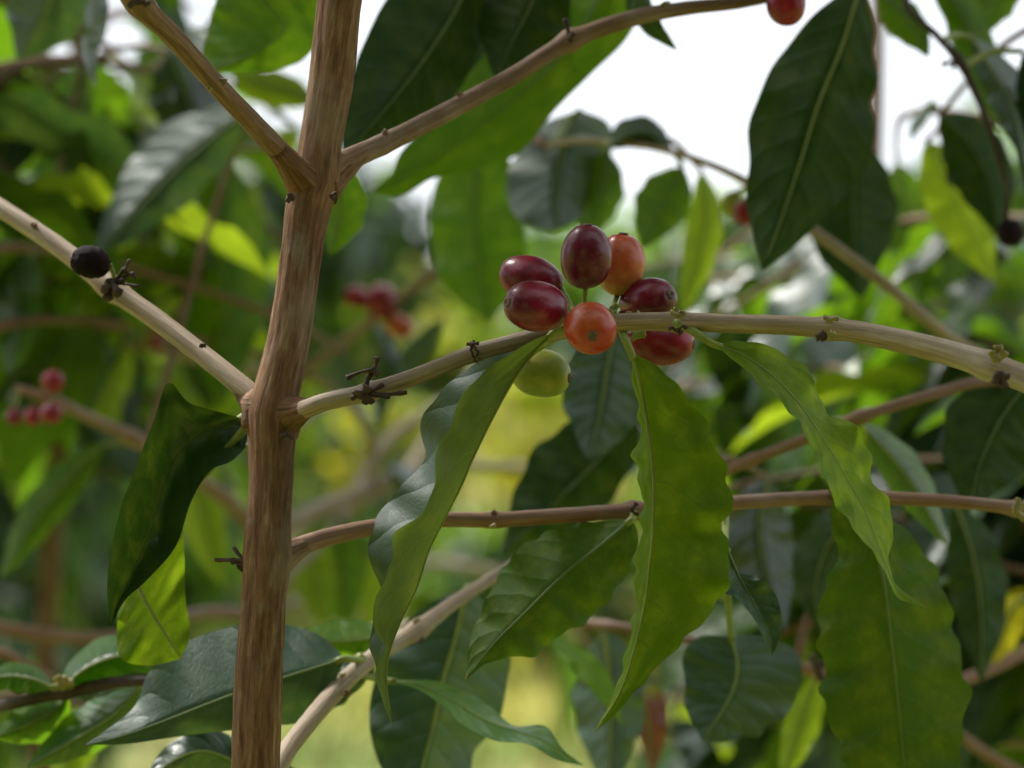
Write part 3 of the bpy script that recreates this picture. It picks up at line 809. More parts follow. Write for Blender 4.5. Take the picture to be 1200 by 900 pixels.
leaf(SHRUB, 'leaf_dark',                                                                   # curled dark leaf left of the stem
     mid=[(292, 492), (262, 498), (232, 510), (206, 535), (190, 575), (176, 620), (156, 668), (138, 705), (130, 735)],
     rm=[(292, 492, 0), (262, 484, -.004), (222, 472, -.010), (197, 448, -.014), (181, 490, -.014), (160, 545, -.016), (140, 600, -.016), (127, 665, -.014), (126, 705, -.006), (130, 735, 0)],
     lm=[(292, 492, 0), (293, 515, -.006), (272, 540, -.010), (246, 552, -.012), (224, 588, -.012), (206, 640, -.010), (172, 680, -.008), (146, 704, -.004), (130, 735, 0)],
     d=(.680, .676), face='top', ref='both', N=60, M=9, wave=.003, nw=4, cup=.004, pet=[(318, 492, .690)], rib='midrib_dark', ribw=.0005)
leaf(SHRUB, 'leaf_hero',                                                                   # lit leaf hanging behind it
     mid=[(150, 655), (164, 692), (184, 728), (212, 772)],
     lm=[(150, 655), (190, 622), (211, 608), (216, 650), (217, 700), (223, 742), (212, 772)],
     rm=[(150, 655), (140, 700), (137, 740), (142, 772), (176, 780), (212, 772)],
     d=(.696, .690), dl=.006, dr=.006, face='under', ref='both', N=40, M=7, wave=.001, pet=[(170, 600, .694), (230, 530, .694), (300, 486, .672)], rib='midrib_pale', ribw=.0012)
leaf(SHRUB, 'leaf_teal',                                                                   # small leaf beside the big one
     mid=[(850, 640), (868, 680), (888, 715), (902, 745), (904, 770)],
     rm=[(850, 640), (862, 668), (888, 676), (908, 695), (916, 725), (912, 752), (904, 770)],
     lm=[(850, 640), (846, 690, -.004), (862, 700, -.005), (880, 720, -.004), (893, 745, -.002), (904, 770)],
     d=(.676, .672), face='top', N=40, M=7, wave=.001, pet=[(846, 600, .690), (850, 592, .706)], rib='midrib_dark')
leaf(SHRUB, 'leaf_teal',                                                                   # scalloped leaf under the lower branch
     mid=[(856, 745), (864, 775), (860, 805), (845, 835), (822, 868)],
     lm=[(856, 745), (895, 745), (930, 762), (940, 785), (934, 815), (920, 840), (900, 848), (890, 864), (868, 862), (850, 870), (822, 868)],
     rm=[(856, 745), (820, 746), (800, 768), (803, 800), (802, 826), (814, 850), (822, 868)],
     d=(.775, .765), dl=.012, dr=.006, face='top', N=44, M=8, wave=.0015, pet=[(846, 700, .78), (842, 640, .745), (845, 591, .706)], rib='midrib_pale', ribw=.0009)
leaf(SHRUB, 'leaf_teal',                                                                   # wide leaf at the bottom with a pale rib
     mid=[(548, 688), (536, 740), (520, 795), (508, 850), (494, 905), (488, 960)],
     rm=[(548, 688), (490, 715), (450, 770), (434, 820), (436, 870), (455, 915), (488, 960)],
     lm=[(548, 688), (580, 720), (597, 765), (594, 800), (583, 850), (556, 880), (545, 920), (488, 960)],
     d=(.770, .755), dl=.022, dr=.006, face='top', N=46, M=8, wave=.0015, pet=[(556, 690, .772)], rib='petiole_green', ribw=.0013)
leaf(SHRUB, 'leaf_green',                                                                  # wavy leaf seen along its edge
     mid=[(452, 797), (490, 803), (530, 822), (570, 845), (610, 858), (645, 872), (685, 898)],
     rm=[(452, 797), (500, 797, .004), (535, 806, .010), (572, 826, .012), (602, 850, .012), (638, 850, .010), (660, 878, .006), (685, 898)],
     lm=[(452, 797), (490, 808, -.004), (525, 832, -.010), (540, 848, -.012), (580, 868, -.012), (618, 872, -.010), (650, 890, -.005), (685, 898)],
     d=(.735, .72), face='top', N=44, M=7, wave=.002, nw=3.5, pet=[(438, 790, .738), (420, 790, .722)], rib='midrib_pale')
leaf(SHRUB, 'leaf_teal',                                                                   # large leaf behind the foot of the stem
     mid=[(405, 772), (340, 792), (270, 815), (200, 842), (145, 862), (100, 873)],
     lm=[(405, 772), (370, 838), (310, 852), (250, 858), (190, 866), (150, 872), (100, 873)],
     rm=[(405, 772), (370, 742), (310, 730), (250, 740), (200, 762), (172, 792), (156, 830), (100, 873)],
     d=(.715, .690), dl=.003, dr=.014, face='top', N=50, M=8, wave=.0018, nw=3, pet=[(420, 770, .722), (432, 775, .726)], rib='midrib_dark', ribw=.0009)
leaf(SHRUB, 'leaf_dark',
     mid=[(432, 790), (395, 800), (360, 822), (330, 850)], lm=30, rm=26, d=(.730, .72), dl=.01, dr=.012, face='top', wave=.002, pet=[(440, 770, .728)])
leaf(SHRUB, 'leaf_green',
     mid=[(460, 742), (420, 750), (370, 752), (330, 742)], lm=26, rm=18, d=(.75, .735), dl=.012, dr=.004, face='under', wave=.002, pet=[(490, 738, .745)])
leaf(SHRUB, 'leaf_dark',                                                                   # glossy leaf at the bottom left
     mid=[(330, 925), (280, 895), (235, 880), (190, 900), (170, 930)], lm=26, rm=32, d=(.735, .71), dl=.006, dr=.014, face='top', wave=.002, pet=[(345, 905, .70), (330, 900, .684)])
# --- dark canopy leaves hanging into the top of the picture from the branches above
b_top = branch(SHRUB, [(412, -120, .675, 20), (470, -80, .72, 18), (560, -50, .77, 16), (680, -40, .81, 14), (760, -46, .83, 12), (860, -60, .85, 10)], 'bark_brown')
b_top2 = branch(SHRUB, [(420, -150, .67, 20), (360, -120, .72, 18), (260, -70, .80, 16), (150, -50, .88, 14), (40, -60, .95, 11), (-60, -80, 1.0, 9)], 'bark_brown')
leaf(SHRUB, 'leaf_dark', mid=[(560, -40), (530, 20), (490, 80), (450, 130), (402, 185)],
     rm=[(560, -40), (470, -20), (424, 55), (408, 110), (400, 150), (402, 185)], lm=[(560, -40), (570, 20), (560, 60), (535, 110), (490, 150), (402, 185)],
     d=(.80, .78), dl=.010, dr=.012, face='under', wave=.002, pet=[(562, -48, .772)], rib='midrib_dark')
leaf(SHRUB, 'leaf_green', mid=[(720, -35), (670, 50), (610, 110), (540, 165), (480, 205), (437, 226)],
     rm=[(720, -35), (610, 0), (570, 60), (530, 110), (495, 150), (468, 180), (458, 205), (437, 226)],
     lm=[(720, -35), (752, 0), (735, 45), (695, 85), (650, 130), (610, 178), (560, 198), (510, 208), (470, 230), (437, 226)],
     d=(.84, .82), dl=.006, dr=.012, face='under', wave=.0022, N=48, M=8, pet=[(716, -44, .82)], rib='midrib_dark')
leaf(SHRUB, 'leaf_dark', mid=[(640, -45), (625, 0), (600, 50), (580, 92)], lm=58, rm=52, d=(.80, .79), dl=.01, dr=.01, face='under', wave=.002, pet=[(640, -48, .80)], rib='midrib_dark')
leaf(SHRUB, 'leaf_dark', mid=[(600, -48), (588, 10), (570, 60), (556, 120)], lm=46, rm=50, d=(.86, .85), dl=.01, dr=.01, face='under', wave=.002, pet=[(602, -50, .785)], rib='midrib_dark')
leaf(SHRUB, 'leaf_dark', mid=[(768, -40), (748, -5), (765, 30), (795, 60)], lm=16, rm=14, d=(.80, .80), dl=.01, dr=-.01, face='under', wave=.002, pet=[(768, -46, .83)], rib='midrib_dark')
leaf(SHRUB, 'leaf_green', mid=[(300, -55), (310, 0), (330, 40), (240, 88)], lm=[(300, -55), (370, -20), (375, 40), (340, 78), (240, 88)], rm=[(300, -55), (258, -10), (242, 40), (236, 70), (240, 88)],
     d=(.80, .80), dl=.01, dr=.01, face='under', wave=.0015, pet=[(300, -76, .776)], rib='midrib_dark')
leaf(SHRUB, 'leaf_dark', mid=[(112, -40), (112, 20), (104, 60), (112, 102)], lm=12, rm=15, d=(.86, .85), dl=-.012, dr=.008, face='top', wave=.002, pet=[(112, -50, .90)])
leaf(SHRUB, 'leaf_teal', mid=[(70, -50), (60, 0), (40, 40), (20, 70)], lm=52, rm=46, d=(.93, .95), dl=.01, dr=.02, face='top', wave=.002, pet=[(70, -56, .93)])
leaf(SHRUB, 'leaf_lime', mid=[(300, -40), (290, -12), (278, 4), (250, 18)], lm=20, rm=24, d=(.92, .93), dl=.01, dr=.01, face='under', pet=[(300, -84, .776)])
leaf(SHRUB, 'leaf_green', mid=[(395, 190), (400, 225), (398, 262), (386, 300)], lm=26, rm=30, d=(.80, .82), dl=.01, dr=.01, face='under', pet=[(430, 175, .684)], rib='midrib_dark')

# ================================================================== shared leaf shapes for the shrubs behind
def leaf_shape(length, width, droop, fold, wavea, seed, N=14, M=3):
    """one coffee leaf in its own space: base at the origin, running along +Y, top side +Z"""
    r = random.Random(seed)
    V, U, F = [], [], []
    ts = [-(i / M) for i in range(M, 0, -1)] + [0.0] + [(i + 1) / M for i in range(M)]
    ph = r.uniform(0, 6)
    for i in range(N):
        u = i / (N - 1)
        w = float(profile(np.array(u))) * width * 0.5 * (1 + 0.05 * math.sin(u * 26 + ph))
        a = droop * u
        y = length * (math.sin(a) / max(droop, 1e-3) if droop > 1e-3 else u)
        z = -length * ((1 - math.cos(a)) / max(droop, 1e-3))
        side = 0.06 * length * math.sin(u * 2.6 + ph) * u
        for t in ts:
            s = abs(t)
            zz = z + fold * w * s + wavea * s ** 1.5 * math.sin(u * 24 + ph + (1.7 if t > 0 else 0)) * (1 if 0.08 < u < 0.95 else 0.2)
            V.append((side + w * t * math.sqrt(max(0.05, 1 - min(0.9, fold * fold * 0.4))), y, zz)); U.append((u, 0.5 + 0.5 * t))
    K = len(ts)
    for i in range(N - 1):
        for j in range(K - 1):
            F.append((i * K + j, i * K + j + 1, (i + 1) * K + j + 1, (i + 1) * K + j))
    return V, F, U


SHAPES = {}
for mn in ('leaf_green', 'leaf_dark', 'leaf_teal', 'leaf_lime', 'leaf_yellow', 'leaf_mottled'):
    lst = []
    for s in range(5):
        rr = random.Random(s * 13 + len(mn))
        v, f, u_ = leaf_shape(1.0, rr.uniform(0.36, 0.46), rr.uniform(0.2, 1.1), rr.uniform(0.1, 0.7), rr.uniform(0.015, 0.035), s * 7 + 1)
        me = make_mesh('leaf', v, f, u_); me.materials.append(MATS[mn]); lst.append(me)
    SHAPES[mn] = lst


def put_leaf(parent, mn, pos, dirv, up, size, r):
    """one leaf object of a shared shape; parent is the shrub"""
    y = Vector(dirv).normalized()
    x = y.cross(Vector(up))
    if x.length < 1e-3:
        x = Vector((1, 0, 0))
    x.normalize(); z = x.cross(y)
    M4 = Matrix((x, y, z)).transposed().to_4x4()
    o = bpy.data.objects.new('leaf', r.choice(SHAPES[mn]))
    COL.objects.link(o)
    o.parent = parent
    o.matrix_parent_inverse = Matrix.Translation(-root_of(parent).location)
    o.matrix_basis = Matrix.Translation(Vector(pos)) @ M4 @ Matrix.Scale(size, 4)
    return o


def clear_of(p, zones, dmin=0.86):
    x, y, d = to_px(p)
    if d < dmin and -80 < x < 1280 and -80 < y < 980:
        return False
    for x0, y0, x1, y1 in zones:
        if x0 < x < x1 and y0 < y < y1:
            return False
    return True


SKYGAP = [(640, -10, 890, 180), (775, 170, 880, 300), (1022, 0, 1140, 165), (1150, 20, 1210, 90), (425, 160, 468, 330), (50, 15, 150, 100), (420, 8, 450, 60), (270, 45, 365, 120), (20, 205, 60, 265), (285, 165, 330, 240)]
OPEN = [(385, 225, 508, 600), (470, 425, 660, 640), (560, 690, 720, 900), (930, 830, 970, 900)]


def leafy_branch(shrub, start, azim, length, rise, droop, r, mats, zones, spacing=0.05, lsize=(0.08, 0.125), rad=0.0026, barkm='bark_brown', dmin=0.86, always=False):
    """arching side branch with opposite pairs of hanging leaves"""
    n = 14
    pts = []
    for i in range(n):
        t = i / (n - 1)
        pts.append(np.array(start) + np.array((math.cos(azim) * length * t + 0.01 * math.sin(t * 7 + azim), math.sin(azim) * length * t, rise * t - droop * t * t)))
    pts = np.array(pts)
    # stop where the branch would cross a gap the photograph shows
    if not always:
        for i in range(n):
            if not clear_of(pts[i], zones, dmin):
                pts = pts[:i]
                break
    if len(pts) < 4:
        return 0
    tube('branch', pts, np.linspace(rad, rad * 0.5, len(pts)), MATS[barkm], shrub, seg=7)
    L = np.concatenate([[0], np.cumsum(np.linalg.norm(np.diff(pts, axis=0), axis=1))])
    s = r.uniform(0.03, 0.07); cnt = 0
    while s < L[-1]:
        p = np.array([np.interp(s, L, pts[:, k]) for k in range(3)])
        q = np.array([np.interp(min(s + 0.01, L[-1]), L, pts[:, k]) for k in range(3)]) - np.array([np.interp(max(s - 0.01, 0), L, pts[:, k]) for k in range(3)])
        tan = Vector(q).normalized()
        sidev = tan.cross(Vector((0, 0, 1))).normalized()
        for sg in (-1, 1):
            if r.random() < 0.12:
                continue
            dv = sidev * sg * r.uniform(0.5, 1.0) + tan * r.uniform(0.2, 0.8) + Vector((0, 0, r.uniform(-1.0, 0.05)))
            size = r.uniform(*lsize)
            tip = Vector(p) + dv.normalized() * size
            ctr = Vector(p) + dv.normalized() * size * 0.5
            wv = dv.normalized().cross(Vector((0, 0, 1))) * size * 0.2
            if all(clear_of(Vector(p) + dv.normalized() * size * f + wv * g, zones, dmin) for f, g in ((.1, 0), (.35, 0), (.6, 0), (1, 0), (.5, 1), (.5, -1), (.3, .8), (.3, -.8), (.75, .8), (.75, -.8))):
                put_leaf(shrub, r.choices(list(mats), list(mats.values()))[0], p, dv, (r.uniform(-.3, .3), r.uniform(-.3, .3), 1), size, r)
                cnt += 1
        s += spacing * r.uniform(0.8, 1.3)
    return cnt


def leafy_to(shrub, sxy, target, r, mats, zones, dmin, lsize=(.08, .125), cap=285):
    """side branch from the stem at sxy that passes through the target (px, py, distance) and carries leaf pairs"""
    if sum(1 for c in shrub.children if c.name.startswith('leaf')) > cap:
        return
    t = P(*target)
    v = t[:2] - np.array(sxy)
    rise, droop = r.uniform(.05, .15), r.uniform(.05, .2)
    L = float(np.linalg.norm(v)) * 1.2
    leafy_branch(shrub, (sxy[0], sxy[1], t[2] - rise * .83 + droop * .69), math.atan2(v[1], v[0]), L, rise, droop, r, mats, zones,
                 dmin=dmin, lsize=lsize, always=True, spacing=.042)


def shrub_stem(shrub, pts, r0, r1, barkm='bark_brown', n=60):
    q = spline(np.array(pts), n)
    o = tube('stem', q, np.linspace(r0, r1, n), MATS[barkm], shrub, seg=14, rough=0.05, freq=200, ridge=0.08, seed=rng.random() * 50)
    BR[shrub.name] = [q]
    return q


def hang(shrub, mat, mid, lm, rm, d, **kw):
    """traced leaf behind the focus; its petiole runs to the nearest shoot of the shrub"""
    o = leaf(shrub, mat, mid, lm, rm, d, N=kw.pop('N', 28), M=5, **kw)
    base = LEAF_BASE[-1][2]
    best = None
    for pl in BR[shrub.name]:
        dist = np.linalg.norm(pl - base, axis=1)
        k = int(dist.argmin())
        if best is None or dist[k] < best[0]:
            best = (dist[k], pl[k])
    if 'pet' not in kw:
        a, b = best[1], base
        mdp = (a + b) / 2 + np.array((0, 0.15 * best[0], 0.12 * best[0]))
        pts = spline(np.array([a, mdp, b]), 14)
        big = best[0] > 0.03
        tube('petiole' if not big else 'twig', pts, np.linspace(0.0017 if big else .0013, 0.001, 14), MATS['bark_brown' if big else 'petiole_green'], o, seg=7)
    return o


# ------------------------------------------------------------------ shrub on the right
rb = P(1360, 450, 1.02)
RSH = thing('coffee_shrub', 'dark leafed coffee shrub with a dried black cherry, under the white sky', 'shrub', Vector((rb[0], rb[1], 0)), 'coffee shrubs')
shrub_stem(RSH, [(rb[0], rb[1], -0.03), (rb[0] - .01, rb[1], 0.6), (rb[0] + .01, rb[1] + .01, 1.2), (rb[0] - .01, rb[1] + .02, 1.75), (rb[0], rb[1] + .03, 2.15)], 0.011, 0.004)
branch(RSH, [(1360, 520, 1.02, 20), (1290, 492, .93, 17), (1220, 462, .85, 15), (1165, 446, .80, 14), (1100, 460, .785, 13), (1005, 490, .775, 13), (930, 520, .79, 13), (860, 548, .81, 12), (800, 575, .84, 10)], 'bark_brown', nodes=[(1005, 490, .5, 10), (880, 540, .4, 10)])
branch(RSH, [(1360, 540, 1.02, 18), (1260, 480, .96, 16), (1120, 400, .90, 14), (1040, 335, .89, 14), (960, 275, .89, 13), (895, 225, .90, 11), (830, 192, .91, 9), (760, 172, .92, 8), (690, 165, .93, 7), (640, 170, .94, 6)], 'bark_branch', nodes=[(885, 215, .4, 9)])
branch(RSH, [(1360, 330, 1.02, 17), (1300, 210, .96, 15), (1210, 60, .86, 13), (1120, 0, .84, 12)][:1] + [(1320, 120, .98, 15), (1230, -40, .92, 14), (1130, -70, .89, 13), (1062, -4, .87, 9), (1098, 42, .86, 9), (1126, 74, .855, 10), (1152, 130, .85, 8.5), (1170, 180, .85, 8), (1180, 220, .85, 7), (1179, 258, .85, 6)], 'bark_dark', nodes=[(1125, 72, .5, 8)])
stub_cluster(RSH, 1122, 72, .85, [(-18, 4, 0, 6), (-6, 8, 0, 6)])
branch(RSH, [(1360, 700, 1.02, 18), (1250, 740, .96, 16), (1120, 800, .92, 15), (1010, 800, .89, 14), (955, 786, .87, 13), (860, 762, .86, 12), (740, 737, .86, 11), (690, 731, .87, 10), (610, 726, .88, 9)], 'bark_red', nodes=[(960, 786, .7, 9), (708, 732, .4, 7)])
stub_cluster(RSH, 958, 782, .86, [(-8, -14, 0, 10), (6, 16, 0, 10), (10, -4, 0, 10)])
branch(RSH, [(1360, 1000, 1.02, 18), (1240, 930, .98, 15), (1170, 893, .96, 14), (1120, 858, .95, 12), (1090, 835, .95, 10)], 'bark_red')
branch(RSH, [(1360, 880, 1.02, 14), (1260, 874, 1.04, 13), (1180, 870, 1.07, 12), (1120, 874, 1.1, 10)], 'bark_branch')
branch(RSH, [(1360, -20, 1.02, 18), (1250, -90, .98, 16), (1100, -70, .92, 14), (1000, -40, .88, 12), (930, -36, .87, 10)], 'bark_brown')
branch(RSH, [(1360, 250, 1.02, 17), (1280, 200, 1.02, 15), (1190, 150, 1.04, 13), (1090, 130, 1.06, 9), (1060, 135, 1.07, 6)], 'bark_brown')
cherry(RSH, 'cherry_black', 1184, 273, .85, 17, 16.5, (0.1, -1, 0.4), stalk=(1179, 252, .85), label='dried black cherry at the twig end on the right', wrinkle=0.2)
cherry(RSH, 'cherry_red', 872, 250, .91, 15, 13, (0.0, -1, 0.2), stalk=(886, 218, .90), navel=None)
cherry(RSH, 'cherry_green', 858, 238, .92, 15, 13, (-0.4, -1, 0.2), stalk=(884, 216, .90), navel=None)

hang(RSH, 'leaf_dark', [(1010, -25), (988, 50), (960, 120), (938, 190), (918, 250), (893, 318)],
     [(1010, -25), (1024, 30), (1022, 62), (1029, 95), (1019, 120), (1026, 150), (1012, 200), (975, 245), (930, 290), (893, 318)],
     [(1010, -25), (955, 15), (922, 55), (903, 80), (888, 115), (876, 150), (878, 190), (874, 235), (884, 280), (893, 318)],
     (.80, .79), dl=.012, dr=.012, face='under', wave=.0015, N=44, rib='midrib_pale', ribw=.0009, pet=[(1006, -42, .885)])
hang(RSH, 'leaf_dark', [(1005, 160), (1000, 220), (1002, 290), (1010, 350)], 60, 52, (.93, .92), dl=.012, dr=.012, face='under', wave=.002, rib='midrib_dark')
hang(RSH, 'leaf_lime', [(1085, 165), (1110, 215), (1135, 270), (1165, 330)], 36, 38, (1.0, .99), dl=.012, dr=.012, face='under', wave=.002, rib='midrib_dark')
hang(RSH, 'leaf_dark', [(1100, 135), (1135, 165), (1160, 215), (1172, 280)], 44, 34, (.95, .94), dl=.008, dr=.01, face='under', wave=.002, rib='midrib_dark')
hang(RSH, 'leaf_green', [(1030, -8), (1055, 15), (1075, 40), (1089, 68)], 26, 20, (.90, .89), dl=.008, dr=.01, face='under', wave=.002, rib='midrib_dark')
hang(RSH, 'leaf_green', [(1090, -30), (1130, 20), (1150, 80), (1170, 150)], 26, 24, (.90, .88), dl=.012, dr=.016, face='under', wave=.002, rib='midrib_dark')
hang(RSH, 'leaf_green', [(1190, -40), (1170, -10), (1155, 20), (1148, 48)], 30, 28, (.93, .92), dl=.012, dr=.012, face='under', wave=.002)
hang(RSH, 'leaf_teal', [(1140, 45), (1165, 85), (1188, 130), (1204, 200)], 22, 26, (.87, .84), dl=.008, dr=.026, face='top', wave=.003)
hang(RSH, 'leaf_teal', [(1200, 60), (1215, 120), (1212, 180), (1204, 240)], 26, 26, (.86, .85), dl=.008, dr=.02, face='top', wave=.003)
hang(RSH, 'leaf_teal', [(680, 128), (662, 170), (652, 220), (650, 272)],
     [(680, 128), (714, 145), (716, 185), (694, 230), (672, 262), (650, 272)], [(680, 128), (630, 148), (600, 190), (593, 225), (612, 262), (650, 272)],
     (.95, .93), dl=.030, dr=.020, face='top', wave=.002, rib='midrib_pale')
hang(RSH, 'leaf_dark', [(712, 172), (735, 160), (760, 158), (788, 176)], 16, 22, (.92, .92), dl=.01, dr=.02, face='under', wave=.002, rib='midrib_dark')
hang(RSH, 'leaf_green', [(712, 178), (704, 215), (694, 250), (682, 284)], 32, 30, (.96, .95), dl=.012, dr=.012, face='under', wave=.002, rib='midrib_dark')
hang(RSH, 'leaf_green', [(800, 196), (785, 225), (768, 258), (752, 292)], 34, 30, (.93, .92), dl=.012, dr=.012, face='under', wave=.002, rib='midrib_dark')
hang(RSH, 'leaf_lime', [(822, 200), (826, 250), (818, 305), (796, 372)], 22, 22, (.98, .99), dl=.012, dr=.012, face='under', wave=.002, rib='midrib_dark')
hang(RSH, 'leaf_green', [(560, 168), (556, 230), (560, 310), (572, 378)],
     [(560, 168), (600, 190), (612, 250), (616, 300), (600, 345), (572, 378)], [(560, 168), (520, 195), (504, 240), (506, 290), (520, 335), (572, 378)],
     (.99, .97), dl=.012, dr=.012, face='under', wave=.002, rib='midrib_dark')
hang(RSH, 'leaf_teal', [(722, 380), (712, 430), (704, 480), (690, 540)], 52, 58, (.84, .83), dl=.010, dr=.014, face='top', wave=.002)
hang(RSH, 'leaf_dark', [(748, 490), (700, 540), (650, 590), (588, 650)], 62, 44, (.86, .85), dl=.008, dr=.006, face='under', wave=.002, rib='midrib_dark')
hang(RSH, 'leaf_dark', [(1215, 440), (1180, 480), (1150, 540), (1135, 600)], 60, 62, (.80, .79), dl=.012, dr=.012, face='under', wave=.002, rib='midrib_dark')
hang(RSH, 'leaf_lime', [(1010, 492), (1000, 520), (985, 540), (960, 560)], 18, 16, (.79, .80), dl=.012, dr=.012, face='under', wave=.002)
hang(RSH, 'leaf_green', [(1005, 495), (1040, 530), (1070, 570), (1110, 640)], 24, 24, (.80, .81), dl=.012, dr=.016, face='top', wave=.002)
hang(RSH, 'leaf_teal', [(708, 738), (714, 790), (716, 850), (712, 930)], 44, 40, (.87, .86), dl=.020, dr=.014, face='top', wave=.003, rib='petiole_green', ribw=.0014)
hang(RSH, 'leaf_green', [(640, 745), (676, 770), (704, 800), (730, 850)], 16, 15, (.85, .84), dl=-.012, dr=.014, face='under', wave=.003)
hang(RSH, 'leaf_withered', [(708, 740), (735, 790), (760, 840), (765, 910)], 22, 26, (.89, .90), dl=.01, dr=.01, face='top', wave=.003)
hang(RSH, 'leaf_lime', [(958, 790), (945, 830), (932, 870), (915, 920)], 20, 22, (.90, .91), dl=.01, dr=.01, face='under', wave=.002)
hang(RSH, 'leaf_yellow', [(1215, 690), (1190, 715), (1176, 745), (1160, 790)], 26, 22, (.98, .98), dl=.01, dr=.01, face='under', wave=.002)
hang(RSH, 'leaf_dark', [(1120, 590), (1140, 650), (1150, 720), (1150, 800)], 36, 34, (.88, .87), dl=.01, dr=.01, face='under', wave=.003)
hang(RSH, 'leaf_dark', [(1010, 590), (970, 640), (955, 690), (962, 740)], 34, 34, (.86, .86), dl=.012, dr=.02, face='under', wave=.003)
hang(RSH, 'leaf_dark', [(900, 560), (890, 620), (900, 680), (920, 740)], 46, 40, (.90, .89), dl=.012, dr=.02, face='top', wave=.003)

hang(RSH, 'leaf_green', [(1050, 190), (1062, 240), (1074, 300), (1078, 360)], 34, 34, (1.12, 1.1), dl=.01, dr=.01, face='under', wave=.002, rib='midrib_dark')
hang(RSH, 'leaf_teal', [(1092, 118), (1082, 134), (1072, 150), (1066, 168)], 9, 9, (1.05, 1.05), dl=.01, dr=.01, face='top', wave=.002)
hang(RSH, 'leaf_yellow', [(1200, 700), (1182, 722), (1172, 750), (1164, 780)], 26, 24, (.93, .93), dl=.01, dr=.01, face='under', wave=.002)
MIXR = {'leaf_green': 5, 'leaf_dark': 4, 'leaf_teal': 4, 'leaf_mottled': 3, 'leaf_lime': 0.7}
rr = random.Random(21)
for k in range(20):
    leafy_to(RSH, rb[:2], (rr.uniform(800, 1180), rr.uniform(250, 840), rr.uniform(1.0, 1.35)), rr, MIXR, SKYGAP + OPEN + [(600, 0, 900, 240)], 0.90, lsize=(.06, .10))
for k in range(6):
    z = 1.6 + 0.08 * k
    leafy_branch(RSH, (rb[0], rb[1] + 0.01, z), math.radians(rr.choice((150, 165, 178, 195, 120, 90, 60, 10))) + rr.uniform(-.15, .15),
                 rr.uniform(0.25, 0.55), 0.12, rr.uniform(0.1, 0.28), rr, MIXR, SKYGAP + OPEN, dmin=0.92)

# ------------------------------------------------------------------ shrub right behind the focused one
bb = P(318, 560, 1.22)
BSH = thing('coffee_shrub', 'blurred coffee shrub behind the brown stem with loose red cherries on thin twigs', 'shrub', Vector((bb[0], bb[1], 0)), 'coffee shrubs')
shrub_stem(BSH, [(bb[0] - .03, bb[1], -0.03), (bb[0] - .02, bb[1], 0.6), tuple(P(309, 700, 1.22)), tuple(P(318, 560, 1.22)), tuple(P(352, 300, 1.22)), tuple(P(386, 110, 1.22)), tuple(P(405, -60, 1.22))], 0.010, 0.006)
branch(BSH, [(318, 470, 1.22, 16), (370, 425, 1.21, 15), (430, 380, 1.20, 14), (500, 325, 1.19, 12), (540, 300, 1.19, 9)], 'bark_branch', nodes=[(500, 325, .4, 12)])
branch(BSH, [(315, 622, 1.22, 18), (350, 605, 1.24, 17), (400, 585, 1.28, 17), (450, 565, 1.32, 15), (520, 545, 1.40, 12), (600, 548, 1.5, 12), (645, 550, 1.55, 10)], 'bark_branch', nodes=[(450, 565, .4, 10)])
branch(BSH, [(312, 635, 1.22, 20), (270, 590, 1.14, 19), (215, 550, 1.06, 17), (160, 516, 1.0, 16), (100, 487, .98, 14), (60, 468, .97, 13), (20, 455, .97, 9)], 'bark_red', nodes=[(155, 513, .4, 10), (62, 468, .4, 9)])
branch(BSH, [(322, 440, 1.22, 17), (260, 425, 1.26, 15), (200, 412, 1.3, 14), (130, 395, 1.33, 13), (85, 388, 1.35, 10)], 'bark_branch')
branch(BSH, [(308, 730, 1.22, 18), (270, 718, 1.15, 16), (215, 722, 1.1, 15), (150, 745, 1.07, 14), (60, 745, 1.05, 17), (-10, 735, 1.04, 17), (-80, 720, 1.0, 15)], 'bark_red')
branch(BSH, [(308, 760, 1.22, 18), (340, 752, 1.1, 15), (360, 748, 1.02, 11), (400, 742, .94, 11), (470, 733, .90, 11), (540, 728, .89, 9)], 'bark_branch', nodes=[(390, 744, .4, 8)])
branch(BSH, [(318, 520, 1.22, 14), (400, 470, 1.3, 13), (440, 540, 1.38, 13), (415, 600, 1.42, 11)], 'bark_branch')
branch(BSH, [(318, 690, 1.22, 14), (390, 620, 1.3, 13), (450, 520, 1.38, 12), (520, 470, 1.44, 10)], 'bark_branch')
branch(BSH, [(318, 640, 1.22, 13), (380, 600, 1.3, 13), (430, 582, 1.36, 14), (470, 560, 1.42, 13), (510, 500, 1.5, 10), (560, 430, 1.6, 8)], 'bark_branch', nodes=[(430, 582, .5, 9)])
branch(BSH, [(310, 720, 1.22, 12), (400, 690, 1.5, 12), (520, 660, 1.8, 11), (640, 700, 2.1, 11), (690, 790, 2.3, 9), (700, 900, 2.4, 7)], 'bark_branch')
hang(BSH, 'leaf_lime', [(455, 640), (448, 675), (440, 705), (425, 740)], 22, 22, (1.5, 1.5), dl=.02, dr=.02, face='under', wave=.003)
hang(BSH, 'leaf_dry', [(590, 690), (600, 730), (604, 770), (600, 820)], 16, 18, (1.9, 1.9), dl=.02, dr=.02, face='under', wave=.003)
hang(BSH, 'leaf_green', [(650, 720), (664, 770), (668, 820), (660, 880)], 14, 16, (2.1, 2.1), dl=.02, dr=.02, face='under', wave=.003)
